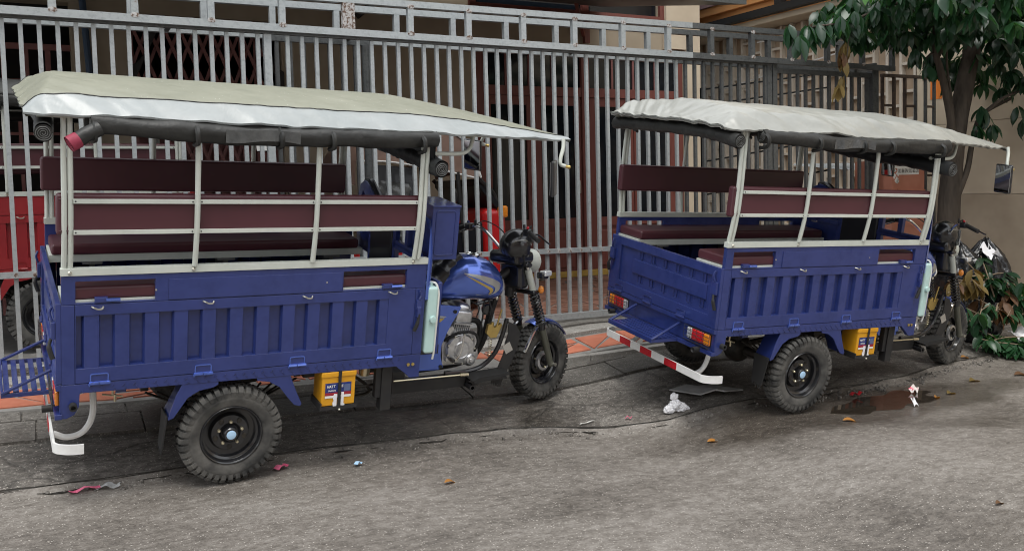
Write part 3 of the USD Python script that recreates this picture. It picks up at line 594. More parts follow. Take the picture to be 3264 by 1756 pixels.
    if red_roll:
        P('curtain_end', MB().tube(sag([(.16, -.735, 1.955), (.10, -.752, 1.925), (.065, -.762, 1.90)], 6), .036, 14), 'darktarp')
        q = P('red_hem', MB().tube([(.068, -.761, 1.903), (.028, -.772, 1.880)], .0385, 16, False), 'redcloth')
        th = np.linspace(0, 7 * math.pi, 60); ra = np.linspace(.1, .95, 60) * .0375; a, b, d_ = rot_to((-.04, -.011, -.023))
        P('roll_end', MB().tube(np.array([.032, -.771, 1.882]) + (ra * np.cos(th))[:, None] * a + (ra * np.sin(th))[:, None] * b, .003, 4).disc((.040, -.769, 1.886), .02, .001, 'x', 12), 'redcloth', q)
    roll(t, 'rear_curtain', [(-.075, -.735, 1.925), (-.06, -.4, 1.955), (-.06, 0, 1.962), (-.06, .4, 1.955), (-.065, .70, 1.945)], .040, 'darktarp', seed + 4, n=16)
    sh = np.array([[(1.94 + .02 * math.sin(3 * y), y, z0 + (2.02 - z0) * k / 5 + .012 * math.sin(y * 17 + k)) for k in range(6)] for y, z0 in [(yy, 1.83 + .09 * (yy + .7) / 1.4 - .03 * math.sin((yy + .7) / 1.4 * math.pi)) for yy in np.linspace(-.70, .66, 30)]])
    fc = P('front_curtain', MB().grid(sh), 'blacktarp', smooth=50); P('front_curtain_back', MB().grid((sh + [.006, 0, 0])[:, ::-1]), 'blacktarp', fc, smooth=50)
    roll(t, 'front_curtain_roll', [(1.945, -.765, 1.805), (1.94, -.4, 1.83), (1.94, 0, 1.84), (1.945, .4, 1.87), (1.95, .68, 1.91)], .046, 'blacktarp', seed + 7, n=16)
    canopy(t, style, top, skirt, seed)
    # ---- tailgate
    tg = Polygon([(-W2 + .002, .668), (W2 - .002, .668), (W2 - .002, 1.082), (-W2 + .002, 1.082)])
    for y0, y1, a, b in [(-.565, .520, .745, 1.022)]:
        tg = tg.difference(sbox(y0, a, y1, b))
    gate = P('tailgate', MB().prism(tg, 'x', -.026, -.002), paint)
    sl = sbox(-.567, .742, .522, 1.024)
    for k in range(6):
        y = .296 - k * .148
        for a, b in ((.955, 1.012), (.775, .832)):
            sl = sl.difference(sbox(y - .085, a, y - .012, b))
    P('gate_sheet', MB().prism(sl, 'x', -.014, -.010).box(-.0098, -.0088, -.56, .515, .75, 1.018).box(-.023, -.0145, -.52, .352, .842, .944), paint, gate)
    for k in range(6):
        y = .296 - k * .148
        for a, b in ((.955, 1.012), (.775, .832)): P('slot_rib', MB().box(-.018, -.0145, y - .050, y - .040, a, b), paint, gate)
    for y in (.50, .12, -.28):
        pl = sbox(y - .05, .668, y + .05, .712).buffer(-.012).buffer(.012); P('hinge', MB().prism(pl.difference(pl.buffer(-.006)), 'x', -.030, -.0262), paint, gate)
        P('hinge', MB().tube([(-.032, y - .05, .662), (-.032, y + .05, .662)], .008, 8), paint, gate)
    for s in (-1, 1):
        la = P('tailgate_latch', MB().box(-.045, -.027, s * .585, s * .640, .90, .985).tube(sag([(-.04, s * .61, 1.06), (-.05, s * .605, 1.03), (-.04, s * .615, .99)], 4), .007, 6), paint, gate)
        P('latch_grip', MB().tube(sag([(-.045, s * .620, .90), (-.055, s * .632, .86), (-.040, s * .640, .80)], 5), [.008] * 5 + [.012] * 6, 8), 'rubber', gate)
    P('rear_sill', MB().box(-.028, -.003, -W2 + .002, W2 - .002, .632, .664).box(-.010, -.003, -W2 + .002, W2 - .002, .512, .6315), paint)
    P('rear_bumper_lip', MB().box(-.034, -.0005, -W2 - .004, W2 + .004, .482, .508), paint)
    # ---- step and bumper bar
    st = P('step', MB().box(-.262, -.250, -.285, .255, .482, .512).box(-.036, -.028, -.285, .255, .482, .512).box(-.25, -.036, -.285, -.275, .482, .505).box(-.25, -.036, .245, .255, .482, .505), paint)
    for k in range(5): P('step_slat', MB().box(-.247 + k * .043, -.220 + k * .043, -.274, .244, .497, .508), paint, st)
    for y in (-.278, .248): P('step_arm', MB().bar((-.256, y, .505), (-.024, y, .615), .012, .020, (0, 1, 0)), paint, st)
    zb = .305
    path = sag([(.10, -.640, zb), (.06, -.638, zb), (.01, -.622, zb), (-.03, -.585, zb), (-.034, -.5, zb), (-.034, 0, zb), (-.034, .5, zb), (-.03, .585, zb), (.01, .622, zb), (.06, .636, zb)], 4)
    bm = MB(); tt = np.gradient(path, axis=0); tt /= np.linalg.norm(tt, axis=1, keepdims=True); nn = np.stack([-tt[:, 1], tt[:, 0], 0 * tt[:, 0]], 1)
    ring = np.stack([path + nn * a + [0, 0, b] for a, b in ((-.006, -.026), (.006, -.026), (.006, .026), (-.006, .026), (-.006, -.026))], 1); bm.grid(ring[:, ::-1])
    for e in (0, -1): bm.add(ring[e][:4], [(0, 1, 2), (0, 2, 3)]); bm.add(ring[e][:4], [(2, 1, 0), (3, 2, 0)])
    bp = P('bumper_bar', bm, 'white')
    for y in (.33, .06, -.24): P('red_stripe', MB().box(-.0425, -.0405, y - .075, y + .065, zb - .0255, zb + .0255), 'stripe', bp)
    for s in (-1, 1): P('bumper_bracket', MB().tube(sag([(-.028, s * .40, zb), (.04, s * .40, zb - .03), (.12, s * .40, zb - .005), (.165, s * .40, .40), (.16, s * .40, .60)], 6), .017, 8), 'white', bp)
    # ---- under the bed
    P('chassis_rail', MB().box(.05, 2.25, -.30, -.24, .52, .58).box(.05, 2.25, .24, .30, .52, .58).box(.40, .44, -.42, .42, .50, .56).box(1.25, 1.29, -.42, .42, .50, .56), 'blackmatte')
    P('rear_axle', MB().tube([(.84, -.56, .2825), (.84, .56, .2825)], .036, 12).ball((.84, .05, .2825), .115, 2, (1, .9, 1)).tube([(.84, .05, .30), (1.9, .03, .42)], .024, 8), 'grime')
    P('gear_pump', MB().box(1.38, 1.62, -.2, .1, .40, .56).tube(sag([(1.5, -.3, .5), (1.65, -.42, .45), (1.72, -.45, .37), (1.6, -.42, .34), (1.5, -.3, .36)], 6), .010, 6).tube(sag([(1.55, -.5, .44), (1.66, -.52, .435), (1.76, -.5, .44)], 5), .008, 6), 'grime')
    P('filter_bowl', MB().lathe([(1e-4, .50), (.03, .50), (.034, .52), (.034, .575), (.02, .58)], 'z', (1.66, -.50, .0), 14).tube([(1.60, -.46, .56), (1.72, -.54, .56)], .008, 6), 'cad')
    P('stand_leg', MB().box(1.735, 1.80, -.60, -.54, .30, .594).box(1.70, 1.735, -.59, -.55, .38, .594), 'blackmatte')
    P('brake_rod', MB().tube([(.25, -.5, .53), (.25, -.5, .60)], .006, 6).tube([(.20, -.5, .535), (.30, -.5, .515)], .005, 6).tube([(.262, -.5, .49), (.262, -.5, .53)], .007, 6), 'cad')
    P('spare_wheel', MB().tube([(.45 + .20 * math.cos(a), .02 + .20 * math.sin(a), .545) for a in np.linspace(0, 2 * math.pi, 25)], .05, 8, False), 'rubber')
    # ---- battery
    bt = P('battery', MB().rbox(1.345, 1.548, -.650, -.50, .388, .566, .006, 8).rbox(1.340, 1.552, -.655, -.495, .562, .596, .006, 8), 'yellow')
    P('battery_tray', MB().box(1.335, 1.56, -.66, -.49, .368, .3865).box(1.335, 1.345, -.66, -.49, .387, .41), 'blackmatte', bt)
    yb = -.6505
    P('label', MB().box(1.365, 1.522, yb, yb - .0012, .436, .528), 'labelblue', bt)
    P('label_stripe', MB().box(1.365, 1.522, yb - .0013, yb - .0022, .452, .470), 'labelred', bt); P('label_foot', MB().box(1.365, 1.522, yb - .0013, yb - .0022, .437, .4515), 'labelwhite', bt)
    P('label_picture', MB().box(1.478, 1.516, yb - .0013, yb - .0022, .474, .515), 'labelgrey', bt)
    P('label_text', MB().text('HATT', .0145, (1.374, yb - .0012, .500), (1, 0, 0), (0, 0, 1), .0012, True, .052).text('E', .0145, (1.462, yb - .0012, .500), (1, 0, 0), (0, 0, 1), .0012), 'labelwhite', bt)
    P('label_text', MB().text('Perform', .0085, (1.384, yb - .0012, .4775), (1, 0, 0), (0, 0, 1), .0012, True, .045), 'labelwhite', bt)
    P('battery_strap', MB().box(1.440, 1.458, -.6562, -.6598, .37, .60).box(1.440, 1.458, -.6598, -.49, .5965, .6005), 'rubber', bt)
    P('torn_paper', MB().prism(Polygon([(1.416, .384), (1.436, .380), (1.438, .46), (1.420, .462), (1.412, .44), (1.418, .42), (1.411, .405)]), 'y', yb - .0025, yb - .0045).prism(Polygon([(1.461, .388), (1.484, .385), (1.486, .394), (1.478, .40), (1.479, .468), (1.463, .470)]), 'y', yb - .0025, yb - .0045), 'paper', bt)
    P('tray_bolt', MB().ball((1.452, -.664, .366), .008, 1), 'zinc', bt)
    # ---- bulkhead and driver's back
    bk = P('bulkhead', MB().box(1.915, 1.945, -.62, .62, .664, .70).box(1.915, 1.945, -.62, .62, 1.225, 1.262).box(1.915, 1.945, -.245, -.205, .70, 1.40).box(1.915, 1.945, .165, .205, .70, 1.30).bar((1.93, -.60, 1.262), (1.93, -.22, 1.262), .03, .03).box(1.915, 1.945, -.43, -.39, 1.262, 1.42), paint)
    P('back_panel', MB().rbox(1.905, 1.938, -.20, .16, .72, 1.40, .012, 8), 'padblack', bk)
    P('side_shield', MB().grid(np.array([[(1.956 + .060 * (1 - ((z - 1.24) / .26) ** 2 if z > 1.24 else 1) * math.sin(a), -.655 + .10 * (1 - math.cos(a)), z) for a in np.linspace(0, math.pi / 2, 8)] for z in np.linspace(1.0, 1.49, 16)])), pearl, bk, smooth=50)
    dr = P('driver_backrest', MB().prism(Polygon([(.20, 1.05), (.62, 1.05), (.63, 1.42), (.60, 1.50), (.53, 1.535), (.47, 1.53), (.30, 1.44), (.20, 1.38)]).difference(Polygon([(.50, 1.2), (.57, 1.2), (.575, 1.42), (.55, 1.46), (.50, 1.44)])), 'x', 1.99, 2.05), paint)
    P('backrest_pad', MB().tube(sag([(2.02, .56, 1.53), (2.02, .47, 1.535), (2.02, .36, 1.475), (2.02, .22, 1.395)], 6), .022, 8), 'padblack', dr)
    if toolbox:
        bx = P('toolbox', MB().box(1.985, 2.165, -.612, -.30, 1.235, 1.555), paint)
        P('lid', MB().prism(Polygon([(1.98, 1.556), (2.17, 1.556), (2.17, 1.566), (1.98, 1.566)]), 'y', -.618, -.295), paint, bx)
        e = sbox(2.008, 1.262, 2.142, 1.535).buffer(-.02).buffer(.02); P('pressed_rib', MB().prism(e.difference(e.buffer(-.006)), 'y', -.612, -.6155), paint, bx)
    if not bike: return t
    # ---- motorcycle front: fixed to the body
    P('backbone_frame', MB().tube(sag([(2.0, 0, .60), (2.3, 0, .78), (2.7, 0, .86), (2.86, 0, .95), (2.93, 0, 1.0)], 5), .03, 10).tube(sag([(2.86, 0, .92), (2.80, 0, .70), (2.74, 0, .45), (2.60, 0, .33), (2.2, 0, .30)], 5), .026, 10).lathe([(.033, .80), (.036, 1.02)], 'z', (2.935, 0, 0), 14), 'blackmatte')
    P('main_beam', MB().box(1.96, 2.60, -.25, -.17, .245, .318).box(1.96, 2.60, .17, .25, .245, .318).box(1.955, 2.04, -.26, .26, .32, .40), 'blackmatte')
    P('brake_rod', MB().tube([(1.95, -.29, .352), (2.46, -.285, .345)], .006, 6).tube([(2.44, -.285, .345), (2.50, -.285, .343)], .012, 8), 'cad')
    xs = np.concatenate([[2.302], np.linspace(2.32, 2.82, 26), [2.833]]); A = []
    for x in xs:
        zb, zt, w = tank_section(x); th = np.linspace(0, 2 * math.pi, 33); ct, st_ = np.cos(th), np.sin(th)
        A.append(np.stack([np.full(33, x), w * np.sign(ct) * np.abs(ct) ** (2 / 2.6), (zb + zt) / 2 - .02 * (1 - np.abs(st_)) + (zt - zb) / 2 * np.sign(st_) * np.abs(st_) ** (2 / 2.6)], 1))
    A = np.array(A); mb = MB().grid(A)
    for i, rv in ((0, 0), (len(A) - 1, 1)):
        c = A[i].mean(0); f = [(j, j + 1, 33) for j in range(32)]; mb.add(np.vstack([A[i], c]), f if rv else [q[::-1] for q in f])
    tk = P('fuel_tank', mb, pearl, smooth=60)
    P('silver_stripe', MB().grid(band_on_tank([(2.478, 1.016), (2.60, 1.000), (2.70, .972), (2.762, .938), (2.768, .905), (2.735, .872), (2.676, .852)], [(2.480, 1.012), (2.585, .975), (2.66, .940), (2.713, .915), (2.722, .890), (2.706, .868), (2.672, .852)])), 'decal', tk, smooth=50)
    P('gold_stripe', MB().grid(band_on_tank([(2.49, 1.004), (2.58, .964), (2.65, .930), (2.698, .905), (2.706, .885), (2.692, .866)], [(2.495, 1.000), (2.575, .952), (2.64, .918), (2.675, .895), (2.682, .880), (2.674, .862)])), 'gold', tk, smooth=50)
    P('filler_cap', MB().lathe([(.048, 1.100), (.050, 1.116), (.040, 1.122), (.034, 1.117), (1e-4, 1.118)], 'z', (2.61, 0, 0), 24), 'chrome', tk)
    P('tank_badge', MB().ball((2.756, -.142, .825), .011, 1, (1, .5, 1.2)), 'zinc', tk)
    P('tank_trim', MB().tube(np.array([(x, tank_y(x, z, .004), z) for x, z in sag([(2.735, 1.050), (2.79, .985), (2.815, .93), (2.812, .88), (2.79, .84)], 6)]), .006, 6), 'zinc', tk)
    P('saddle', MB().tube(sag([(2.0, 0, .95), (2.12, 0, .93), (2.24, 0, .90), (2.34, 0, .93), (2.43, 0, 1.03), (2.51, 0, 1.10)], 6), [.10] * 12 + [.095] * 6 + [.09] * 5 + [.075] * 4 + [.06] * 4, 14), 'padblack')
    P('side_panel', MB().prism(Polygon([(2.275, .825), (2.44, .802), (2.425, .765), (2.385, .70), (2.345, .62), (2.315, .54), (2.315, .46), (2.338, .385), (2.30, .37), (2.10, .378), (2.03, .44), (2.06, .52), (2.16, .60), (2.22, .70), (2.262, .80)]), 'y', -.215, -.195), pearl)
    P('panel_stripe', MB().prism(Polygon([(2.272, .735), (2.32, .728), (2.28, .70), (2.262, .70)]), 'y', -.216, -.2175), 'gold'); P('panel_stripe', MB().prism(Polygon([(2.27, .752), (2.335, .742), (2.315, .732), (2.268, .740)]), 'y', -.216, -.2175), 'decal')
    for x, z in ((2.397, .772), (2.318, .392)): P('panel_screw', MB().disc((x, -.215, z), .013, -.005, 'y', 12), 'rubber')
    P('mud_shield', MB().prism(Polygon([(2.05, .66), (2.082, .66), (2.082, 1.085), (2.070, 1.10), (2.05, 1.10)]), 'y', -.615, -.23).rbox(2.046, 2.075, -.640, -.60, .648, 1.10, .008, 8), paint)
    bo = P('water_bottle', MB().rbox(1.975, 2.046, -.655, -.50, .655, 1.075, .018, 12).lathe([(1e-4, 1.098), (.016, 1.098), (.018, 1.07)], 'z', (2.01, -.60, 0), 12), 'bottle', smooth=45)
    P('bottle_cap', MB().lathe([(1e-4, -.672), (.020, -.670), (.023, -.655)], 'y', (2.015, 0, .875), 16), 'bottle', bo)
    P('hose', MB().tube(sag([(2.01, -.60, 1.095), (2.035, -.625, 1.09), (2.05, -.64, 1.04), (2.05, -.645, .97)], 6), .007, 6).tube([(2.05, -.645, .97), (2.047, -.64, .655), (2.046, -.63, .612)], .007, 6), 'labelwhite', bo)
    # engine
    en = P('engine', MB().rbox(2.345, 2.62, -.14, .14, .375, .60, .04, 10).prism(Polygon([(2.355, .38), (2.60, .372), (2.63, .42), (2.60, .60), (2.40, .62), (2.345, .54)]), 'y', -.165, .16), 'alu')
    def tilt(v, c=(2.50, .55)):                                   # the cylinder leans forward a little
        a = -.14; d = v - [c[0], 0, c[1]]; return np.stack([c[0] + d[:, 0] * math.cos(a) - d[:, 2] * math.sin(a), v[:, 1], c[1] + d[:, 0] * math.sin(a) + d[:, 2] * math.cos(a)], 1)
    cy = MB().box(2.44, 2.555, -.09, .09, .56, .655)
    for k in range(9): cy.box(2.432 + k * .0155, 2.438 + k * .0155, -.125, .115, .575, .650)
    P('cylinder', cy.move(tilt), 'alu', en)
    P('cylinder_head', MB().rbox(2.432, 2.565, -.13, .12, .652, .745, .02, 8).rbox(2.45, 2.55, -.11, .10, .735, .785, .025, 8).box(2.425, 2.572, -.135, .125, .646, .656).move(tilt), 'alu', en)
    P('clutch_cover', MB().lathe([(1e-4, -.215), (.05, -.215), (.058, -.208), (.062, -.212), (.098, -.205), (.110, -.19), (.112, -.16)], 'y', (2.472, 0, .497), 32), 'alu', en)
    P('oil_filter_cover', MB().lathe([(1e-4, -.235), (.012, -.235), (.014, -.225), (.030, -.222), (.036, -.212), (.046, -.205), (.048, -.16)], 'y', (2.545, 0, .418), 24), 'alu', en)
    for k in range(9):
        a = 2 * math.pi * k / 9; P('bolt', MB().disc((2.472 + .104 * math.cos(a), -.196, .497 + .104 * math.sin(a)), .007, -.012, 'y', 8), 'zinc', en)
    P('starter_lobe', MB().lathe([(1e-4, -.20), (.03, -.198), (.036, -.18), (.036, -.1)], 'y', (2.385, 0, .63), 18).lathe([(1e-4, -.19), (.022, -.188), (.026, -.17), (.026, -.1)], 'y', (2.39, 0, .43), 16), 'alu', en)
    P('gear_lever', MB().tube(sag([(2.395, -.225, .435), (2.43, -.235, .445), (2.455, -.24, .50), (2.468, -.24, .60)], 6), .007, 8), 'chrome', en)
    P('kick_boss', MB().tube([(2.40, -.17, .435), (2.40, -.245, .435)], .014, 10), 'blackpaint', en)
    hs = MB().tube(sag([(2.36, -.17, .56), (2.42, -.215, .615), (2.50, -.22, .625), (2.57, -.21, .60), (2.60, -.20, .54), (2.585, -.19, .47)], 8), .010, 8); P('hose', hs, 'rubber', en)
    hs = MB()
    for p_ in sag([(2.36, -.17, .56), (2.42, -.215, .615), (2.50, -.22, .625)], 10): hs.ball(p_, .0125, 1, (.5, 1, 1))
    P('hose_rib', hs, 'rubber', en)
    P('exhaust', MB().tube(sag([(2.58, -.06, .66), (2.66, -.06, .64), (2.70, -.04, .56), (2.685, -.02, .44), (2.60, 0, .34), (2.3, .05, .30)], 7), .021, 10), 'blackmatte', en)
    P('carburettor', MB().rbox(2.34, 2.42, -.07, .07, .66, .74, .02, 8).tube([(2.30, 0, .70), (2.46, 0, .70)], .03, 10), 'grime', en)
    P('horn', MB().lathe([(1e-4, -.13), (.035, -.13), (.042, -.11), (.03, -.08)], 'y', (2.70, 0, .74), 16).tube([(2.62, -.1, .78), (2.75, -.08, .80)], .012, 6), 'blackpaint')
    P('cable', MB().tube(sag([(2.66, -.13, .80), (2.655, -.14, .70), (2.64, -.15, .62), (2.64, -.15, .5)], 6), .006, 6).tube(sag([(2.70, -.12, .82), (2.72, -.15, .72), (2.70, -.16, .62)], 6), .006, 6).tube(sag([(2.58, -.1, .8), (2.62, -.14, .77), (2.60, -.15, .70)], 6), .005, 6), 'rubber')
    P('pedal_bracket', MB().prism(Polygon([(2.655, .60), (2.69, .565), (2.735, .565), (2.775, .655), (2.765, .665), (2.715, .635), (2.69, .665), (2.665, .66)]), 'y', -.215, -.19).tube([(2.725, -.205, .60), (2.765, -.205, .765)], .006, 6).tube([(2.70, -.205, .60), (2.70, -.205, .675)], .011, 8), 'brass')
    P('return_spring', MB().tube([(2.70 + .012 * math.cos(a), -.195 + .012 * math.sin(a), .40 + .15 * a / 60) for a in np.linspace(0, 60, 160)], .003, 4), 'cad')
    P('engine_guard', MB().tube(sag([(2.35, -.225, .345), (2.52, -.225, .345), (2.64, -.225, .375), (2.73, -.225, .46), (2.775, -.225, .58), (2.80, -.225, .70)], 7), .016, 8), 'blackpaint')
    P('leg_shield', MB().prism(Polygon([(2.74, .355), (2.775, .45), (2.80, .60), (2.795, .69), (2.86, .66), (2.90, .60), (2.885, .50), (2.845, .38), (2.80, .30), (2.775, .22), (2.768, .245), (2.760, .218), (2.750, .248), (2.742, .222), (2.733, .255), (2.725, .232), (2.716, .262), (2.708, .24), (2.70, .28), (2.66, .285)]), 'y', -.262, -.255), 'blackmatte')
    P('silver_patch', MB().prism(affinity.rotate(sbox(2.775, .465, 2.835, .535), 28), 'y', -.2625, -.266), 'chrome')
    P('footrest', MB().prism(Polygon([(2.50, .318), (2.55, .340), (2.78, .355), (2.79, .342), (2.56, .305), (2.52, .300)]), 'y', -.36, -.235), 'rubber')
    P('footrest_stay', MB().box(2.50, 2.80, -.30, -.24, .288, .303).lathe([(.012, -.335), (.022, -.335), (.022, -.255), (.012, -.255)], 'y', (2.515, 0, .262), 14), 'blackpaint')
    # ---- steered front end
    fn = steer_fn(steer); S = lambda name_, mb, m, parent=None, **k: P(name_, mb.move(fn), m, parent, **k)
    def fork(z, y):                                               # a point of the fork leg at height z
        return np.array([2.95 + (1.06 - z) * .30 / .79, y, z])
    wheel(t, (3.25, 0, .2825), -1, fn, True)
    for s in (-1, 1):
        y = s * .115
        fk = S('fork_leg', MB().tube([fork(.57, y), fork(.28, y)], [.026, .024], 14).ball(fork(.275, y), .026, 2), 'forkgrey')
        S('fork_tube', MB().tube([fork(1.04, y), fork(.55, y)], .0165, 12), 'chrome', fk)
        S('fork_cover', MB().tube([fork(1.0, y), fork(.845, y)], .0245, 14), 'silver', fk)
        S('fork_boot', MB().tube([fork(.845, y), fork(.80, y)], .026, 12).tube([fork(.60, y), fork(.55, y)], [.034, .028], 12), 'blackpaint', fk)
        n = 90; zz = np.linspace(.815, .585, n); th = np.linspace(0, 2 * math.pi * 9, n); d = fork(.5, 0) - fork(.8, 0); d /= np.linalg.norm(d); a, b, _ = rot_to(d)
        S('spring', MB().tube(np.array([fork(z, y) for z in zz]) + .033 * (np.cos(th)[:, None] * a + np.sin(th)[:, None] * b), .0075, 6), 'blackpaint', fk)
        S('axle_nut', MB().disc((3.25, s * .135, .275), .013, s * .03, 'y', 8), 'zinc', fk)
        S('clamp_bolt', MB().ball(fork(1.055, y), .02, 1, (1, 1, .6)), 'chrome', fk)
        S('turn_signal', MB().ball(fork(.855, s * .165) + [.035, 0, 0], .022, 2, (1, 1, 1.35)), 'amber', fk)
        hl = S('handlebar', MB().tube(sag([(2.915, s * .03, 1.125), (2.90, s * .075, 1.135), (2.835, s * .17, 1.255), (2.80, s * .235, 1.295), (2.755, s * .32, 1.285), (2.71, s * .42, 1.255)], 6), .0115, 10), 'chrome')
        S('grip', MB().tube([(2.758, s * .315, 1.287), (2.708, s * .43, 1.252)], .0175, 12), 'rubber', hl)
        S('switch_box', MB().rbox(2.745, 2.80, s * .255, s * .31, 1.265, 1.315, .01, 8), 'blackpaint', hl)
        S('switch', MB().ball((2.765, s * .285, 1.322), .011, 1), 'stripe' if s < 0 else 'labelblue', hl)
        S('lever', MB().tube(sag([(2.80, s * .27, 1.285), (2.835, s * .33, 1.270), (2.81, s * .42, 1.235), (2.80, s * .455, 1.225)], 6), .006, 6), 'blackpaint', hl)
        S('mirror_mount', MB().tube([(2.79, s * .235, 1.30), (2.785, s * .235, 1.34)], .009, 8), 'blackpaint', hl)
        S('brake_cable', MB().tube(sag([(2.80, s * .25, 1.30), (2.88, s * .22, 1.325), (2.96, s * .12, 1.25), (2.985, s * .06, 1.10), (2.96, s * .03, .95)], 7), .0045, 6), 'rubber', hl)
    S('fork_clamp', MB().rbox(2.915, 2.985, -.15, .15, 1.02, 1.052, .012, 8), 'blackpaint'); S('fork_clamp', MB().rbox(3.0, 3.065, -.15, .15, .815, .85, .012, 8), 'blackpaint')
    S('instrument_cowl', MB().rbox(2.82, 3.02, -.14, .14, 1.04, 1.135, .035, 10).rbox(2.90, 3.015, -.10, .10, .86, 1.05, .03, 8), 'blackpaint', smooth=45)
    for y in (-.06, .06): S('gauge', MB().lathe([(1e-4, 1.14), (.035, 1.14), (.04, 1.132)], 'z', (2.90, y, 0), 18), 'blackpaint')
    he = S('headlamp', MB().lathe([(1e-4, -.12), (.04, -.11), (.075, -.06), (.086, 0), (.084, .012)], 'x', (3.115, -.02, 1.045), 24), 'silver' if pearl == 'pearl' else 'red')
    S('headlamp_glass', MB().lathe([(.083, .012), (.06, .03), (1e-4, .038)], 'x', (3.115, -.02, 1.045), 24), 'clearlens', he)
    S('side_lamp', MB().rbox(3.02, 3.09, -.215, -.15, .935, .985, .012, 8), 'blackpaint'); S('side_lamp_glass', MB().rbox(3.035, 3.112, -.225, -.165, .955, .995, .010, 8), 'clearlens')
    # front mudguard: blue blade and polished stay
    B = []
    for a in np.linspace(math.radians(32), math.radians(112), 20):
        B.append([(3.25 + .305 * math.cos(a) - .01, .060 * math.sin(b), .2825 + (.305 + .02 * math.cos(b)) * math.sin(a)) for b in np.linspace(-1.55, 1.55, 9)])
    B = np.array(B); gm = MB().grid(B).grid((B * [1, .96, 1] - [0, 0, .005])[:, ::-1]); mg = S('front_mudguard', gm, pearl, smooth=50)
    for s in (-1, 1): S('mudguard_stay', MB().tube(sag([(3.15, s * .10, .60), (3.07, s * .105, .545), (3.0, s * .10, .44), (2.985, s * .09, .40)], 6), .014, 8), 'chrome', mg)
    S('brake_drum', MB().lathe([(.05, -.055), (.07, -.05), (.075, -.03)], 'y', (3.25, 0, .2825), 20), 'alu')
    # ---- mirrors hanging from the front of the canopy and the bent tubes that carry it
    for s in (-1, 1):
        P('canopy_stay', MB().tube(sag([(1.895, s * .60, 1.872), (2.05, s * .575, 1.872), (2.17, s * .555, 1.875), (2.225, s * .545, 1.90), (2.245, s * .54, 1.95), (2.25, s * .54, 2.0)], 6), .0125, 10), 'silver')
        mi = P('mirror_arm', MB().tube(sag([(2.93, s * .50, 1.985), (2.925, s * .515, 1.93), (2.90, s * .535, 1.86), (2.90, s * .545, 1.825), (2.93, s * .55, 1.815)], 6), .0125, 10), 'silver')
        mm = MB().rbox(-.012, .012, -.070, .070, -.115, .115, .011, 10); ang = s * mirror_turn
        mv = lambda v, c=(2.845, s * .565, 1.735), a=ang: np.stack([c[0] + v[:, 0] * math.cos(a) - v[:, 1] * math.sin(a) + v[:, 2] * -.10, c[1] + v[:, 0] * math.sin(a) + v[:, 1] * math.cos(a), c[2] + v[:, 2]], 1)
        P('mirror', mm.move(mv), 'blackpaint', mi, smooth=45); P('mirror_glass', MB().rbox(-.0165, -.0125, -.062, .062, -.105, .105, .0018, 6).move(mv), 'mirror', mi)
        P('mirror_bolt', MB().tube([(2.93, s * .55, 1.815), (2.955, s * .553, 1.81)], .010, 8).ball((2.96, s * .553, 1.81), .013, 1), 'brass', mi)
    return t

# ------------------------------------------------------------------ the ground
XE = [-60, -8, -.05, 1.5, 2.75, 3.9, 5.2, 6.5, 7.8, 8.6, 9.3, 60]
YE = [5.1, 5.2, 5.37, 5.44, 5.40, 5.10, 5.06, 5.22, 5.45, 5.62, 5.75, 5.9]
def edge_y(x): return np.interp(x, XE, YE) + .09 * (meshkit.fbm(np.stack([np.asarray(x) * 1.3, 0 * np.asarray(x), 0 * np.asarray(x) + 7], -1), 4, 3) - .5)
def apron_z(x, y):
    xc = np.clip(x, -2.5, 9.5); yc = np.minimum(y, 7.3)
    z1 = -1.4408 - .0403 * (xc + .0127) + .182 * (yc - 5.741); z2 = -1.5195 - .0391 * (xc - 3.943) + .149 * (yc - 5.422)
    s = np.clip((xc - 3.28) / 1.42, 0, 1); s = s * s * (3 - 2 * s); return z1 * (1 - s) + z2 * s
def street_z(x, y):
    ye = edge_y(x); d = np.maximum(ye - y, 0); return apron_z(x, ye) - .036 * np.clip(d / .05, 0, 1) - .028 * np.clip(1 - np.abs(d - .018) / .02, 0, 1) - .075 * np.minimum(d, .45) - .012 * np.clip(d - .45, 0, 3)
def gz(x, y): return np.where(np.asarray(y) > edge_y(x), apron_z(x, y), street_z(x, y))

def sheet(xs, ysf, zf, amp, seed):
    X = np.asarray(xs)[:, None] * np.ones(len(ysf)); Y = np.stack([f(np.asarray(xs)) for f in ysf], 1); Z = zf(X, Y)
    Z = Z + amp * (meshkit.fbm(np.stack([X * 3, Y * 3, 0 * X + seed], -1), 4, seed) - .5)
    return np.stack([X, Y, Z], -1)
xs = np.concatenate([np.linspace(-60, -4, 20), np.arange(-3.5, 11.01, .045), np.linspace(11.5, 60, 20)])
single('street', MB().grid(sheet(xs, [lambda x: 0 * x - 60, lambda x: 0 * x - 20, lambda x: 0 * x - 6] + [(lambda x, k=k: edge_y(x) - (6.5 - k * 6.5 / 70) ) for k in range(60)] + [(lambda x, k=k: edge_y(x) - .93 + .93 * k / 22) for k in range(23)], street_z, .016, 5)), 'street', kind='structure', smooth=True)
def apz(x, y): return apron_z(x, y) - .02 * np.clip((y - edge_y(x) - .42) / .06, 0, 1)
P_ = sheet(xs, [(lambda x, k=k: edge_y(x) + .004 + (.5 * k / 16)) for k in range(17)] + [(lambda x, k=k: edge_y(x) + .5 + (7.32 - edge_y(x) - .5) * k / 20) for k in range(1, 21)], apz, .010, 8)
lip = P_[:, :1] + np.array([0, .004, -.075]); mid = (P_[:, :1] + lip) / 2 + np.array([0, .006, .0])
P_ = np.concatenate([lip, mid, P_], 1)
pav = T('pavement', kind='structure'); pav.part('concrete_apron', MB().grid(P_), 'apron', smooth=50)
rg = random.Random(4)
row = 0; y = 5.98
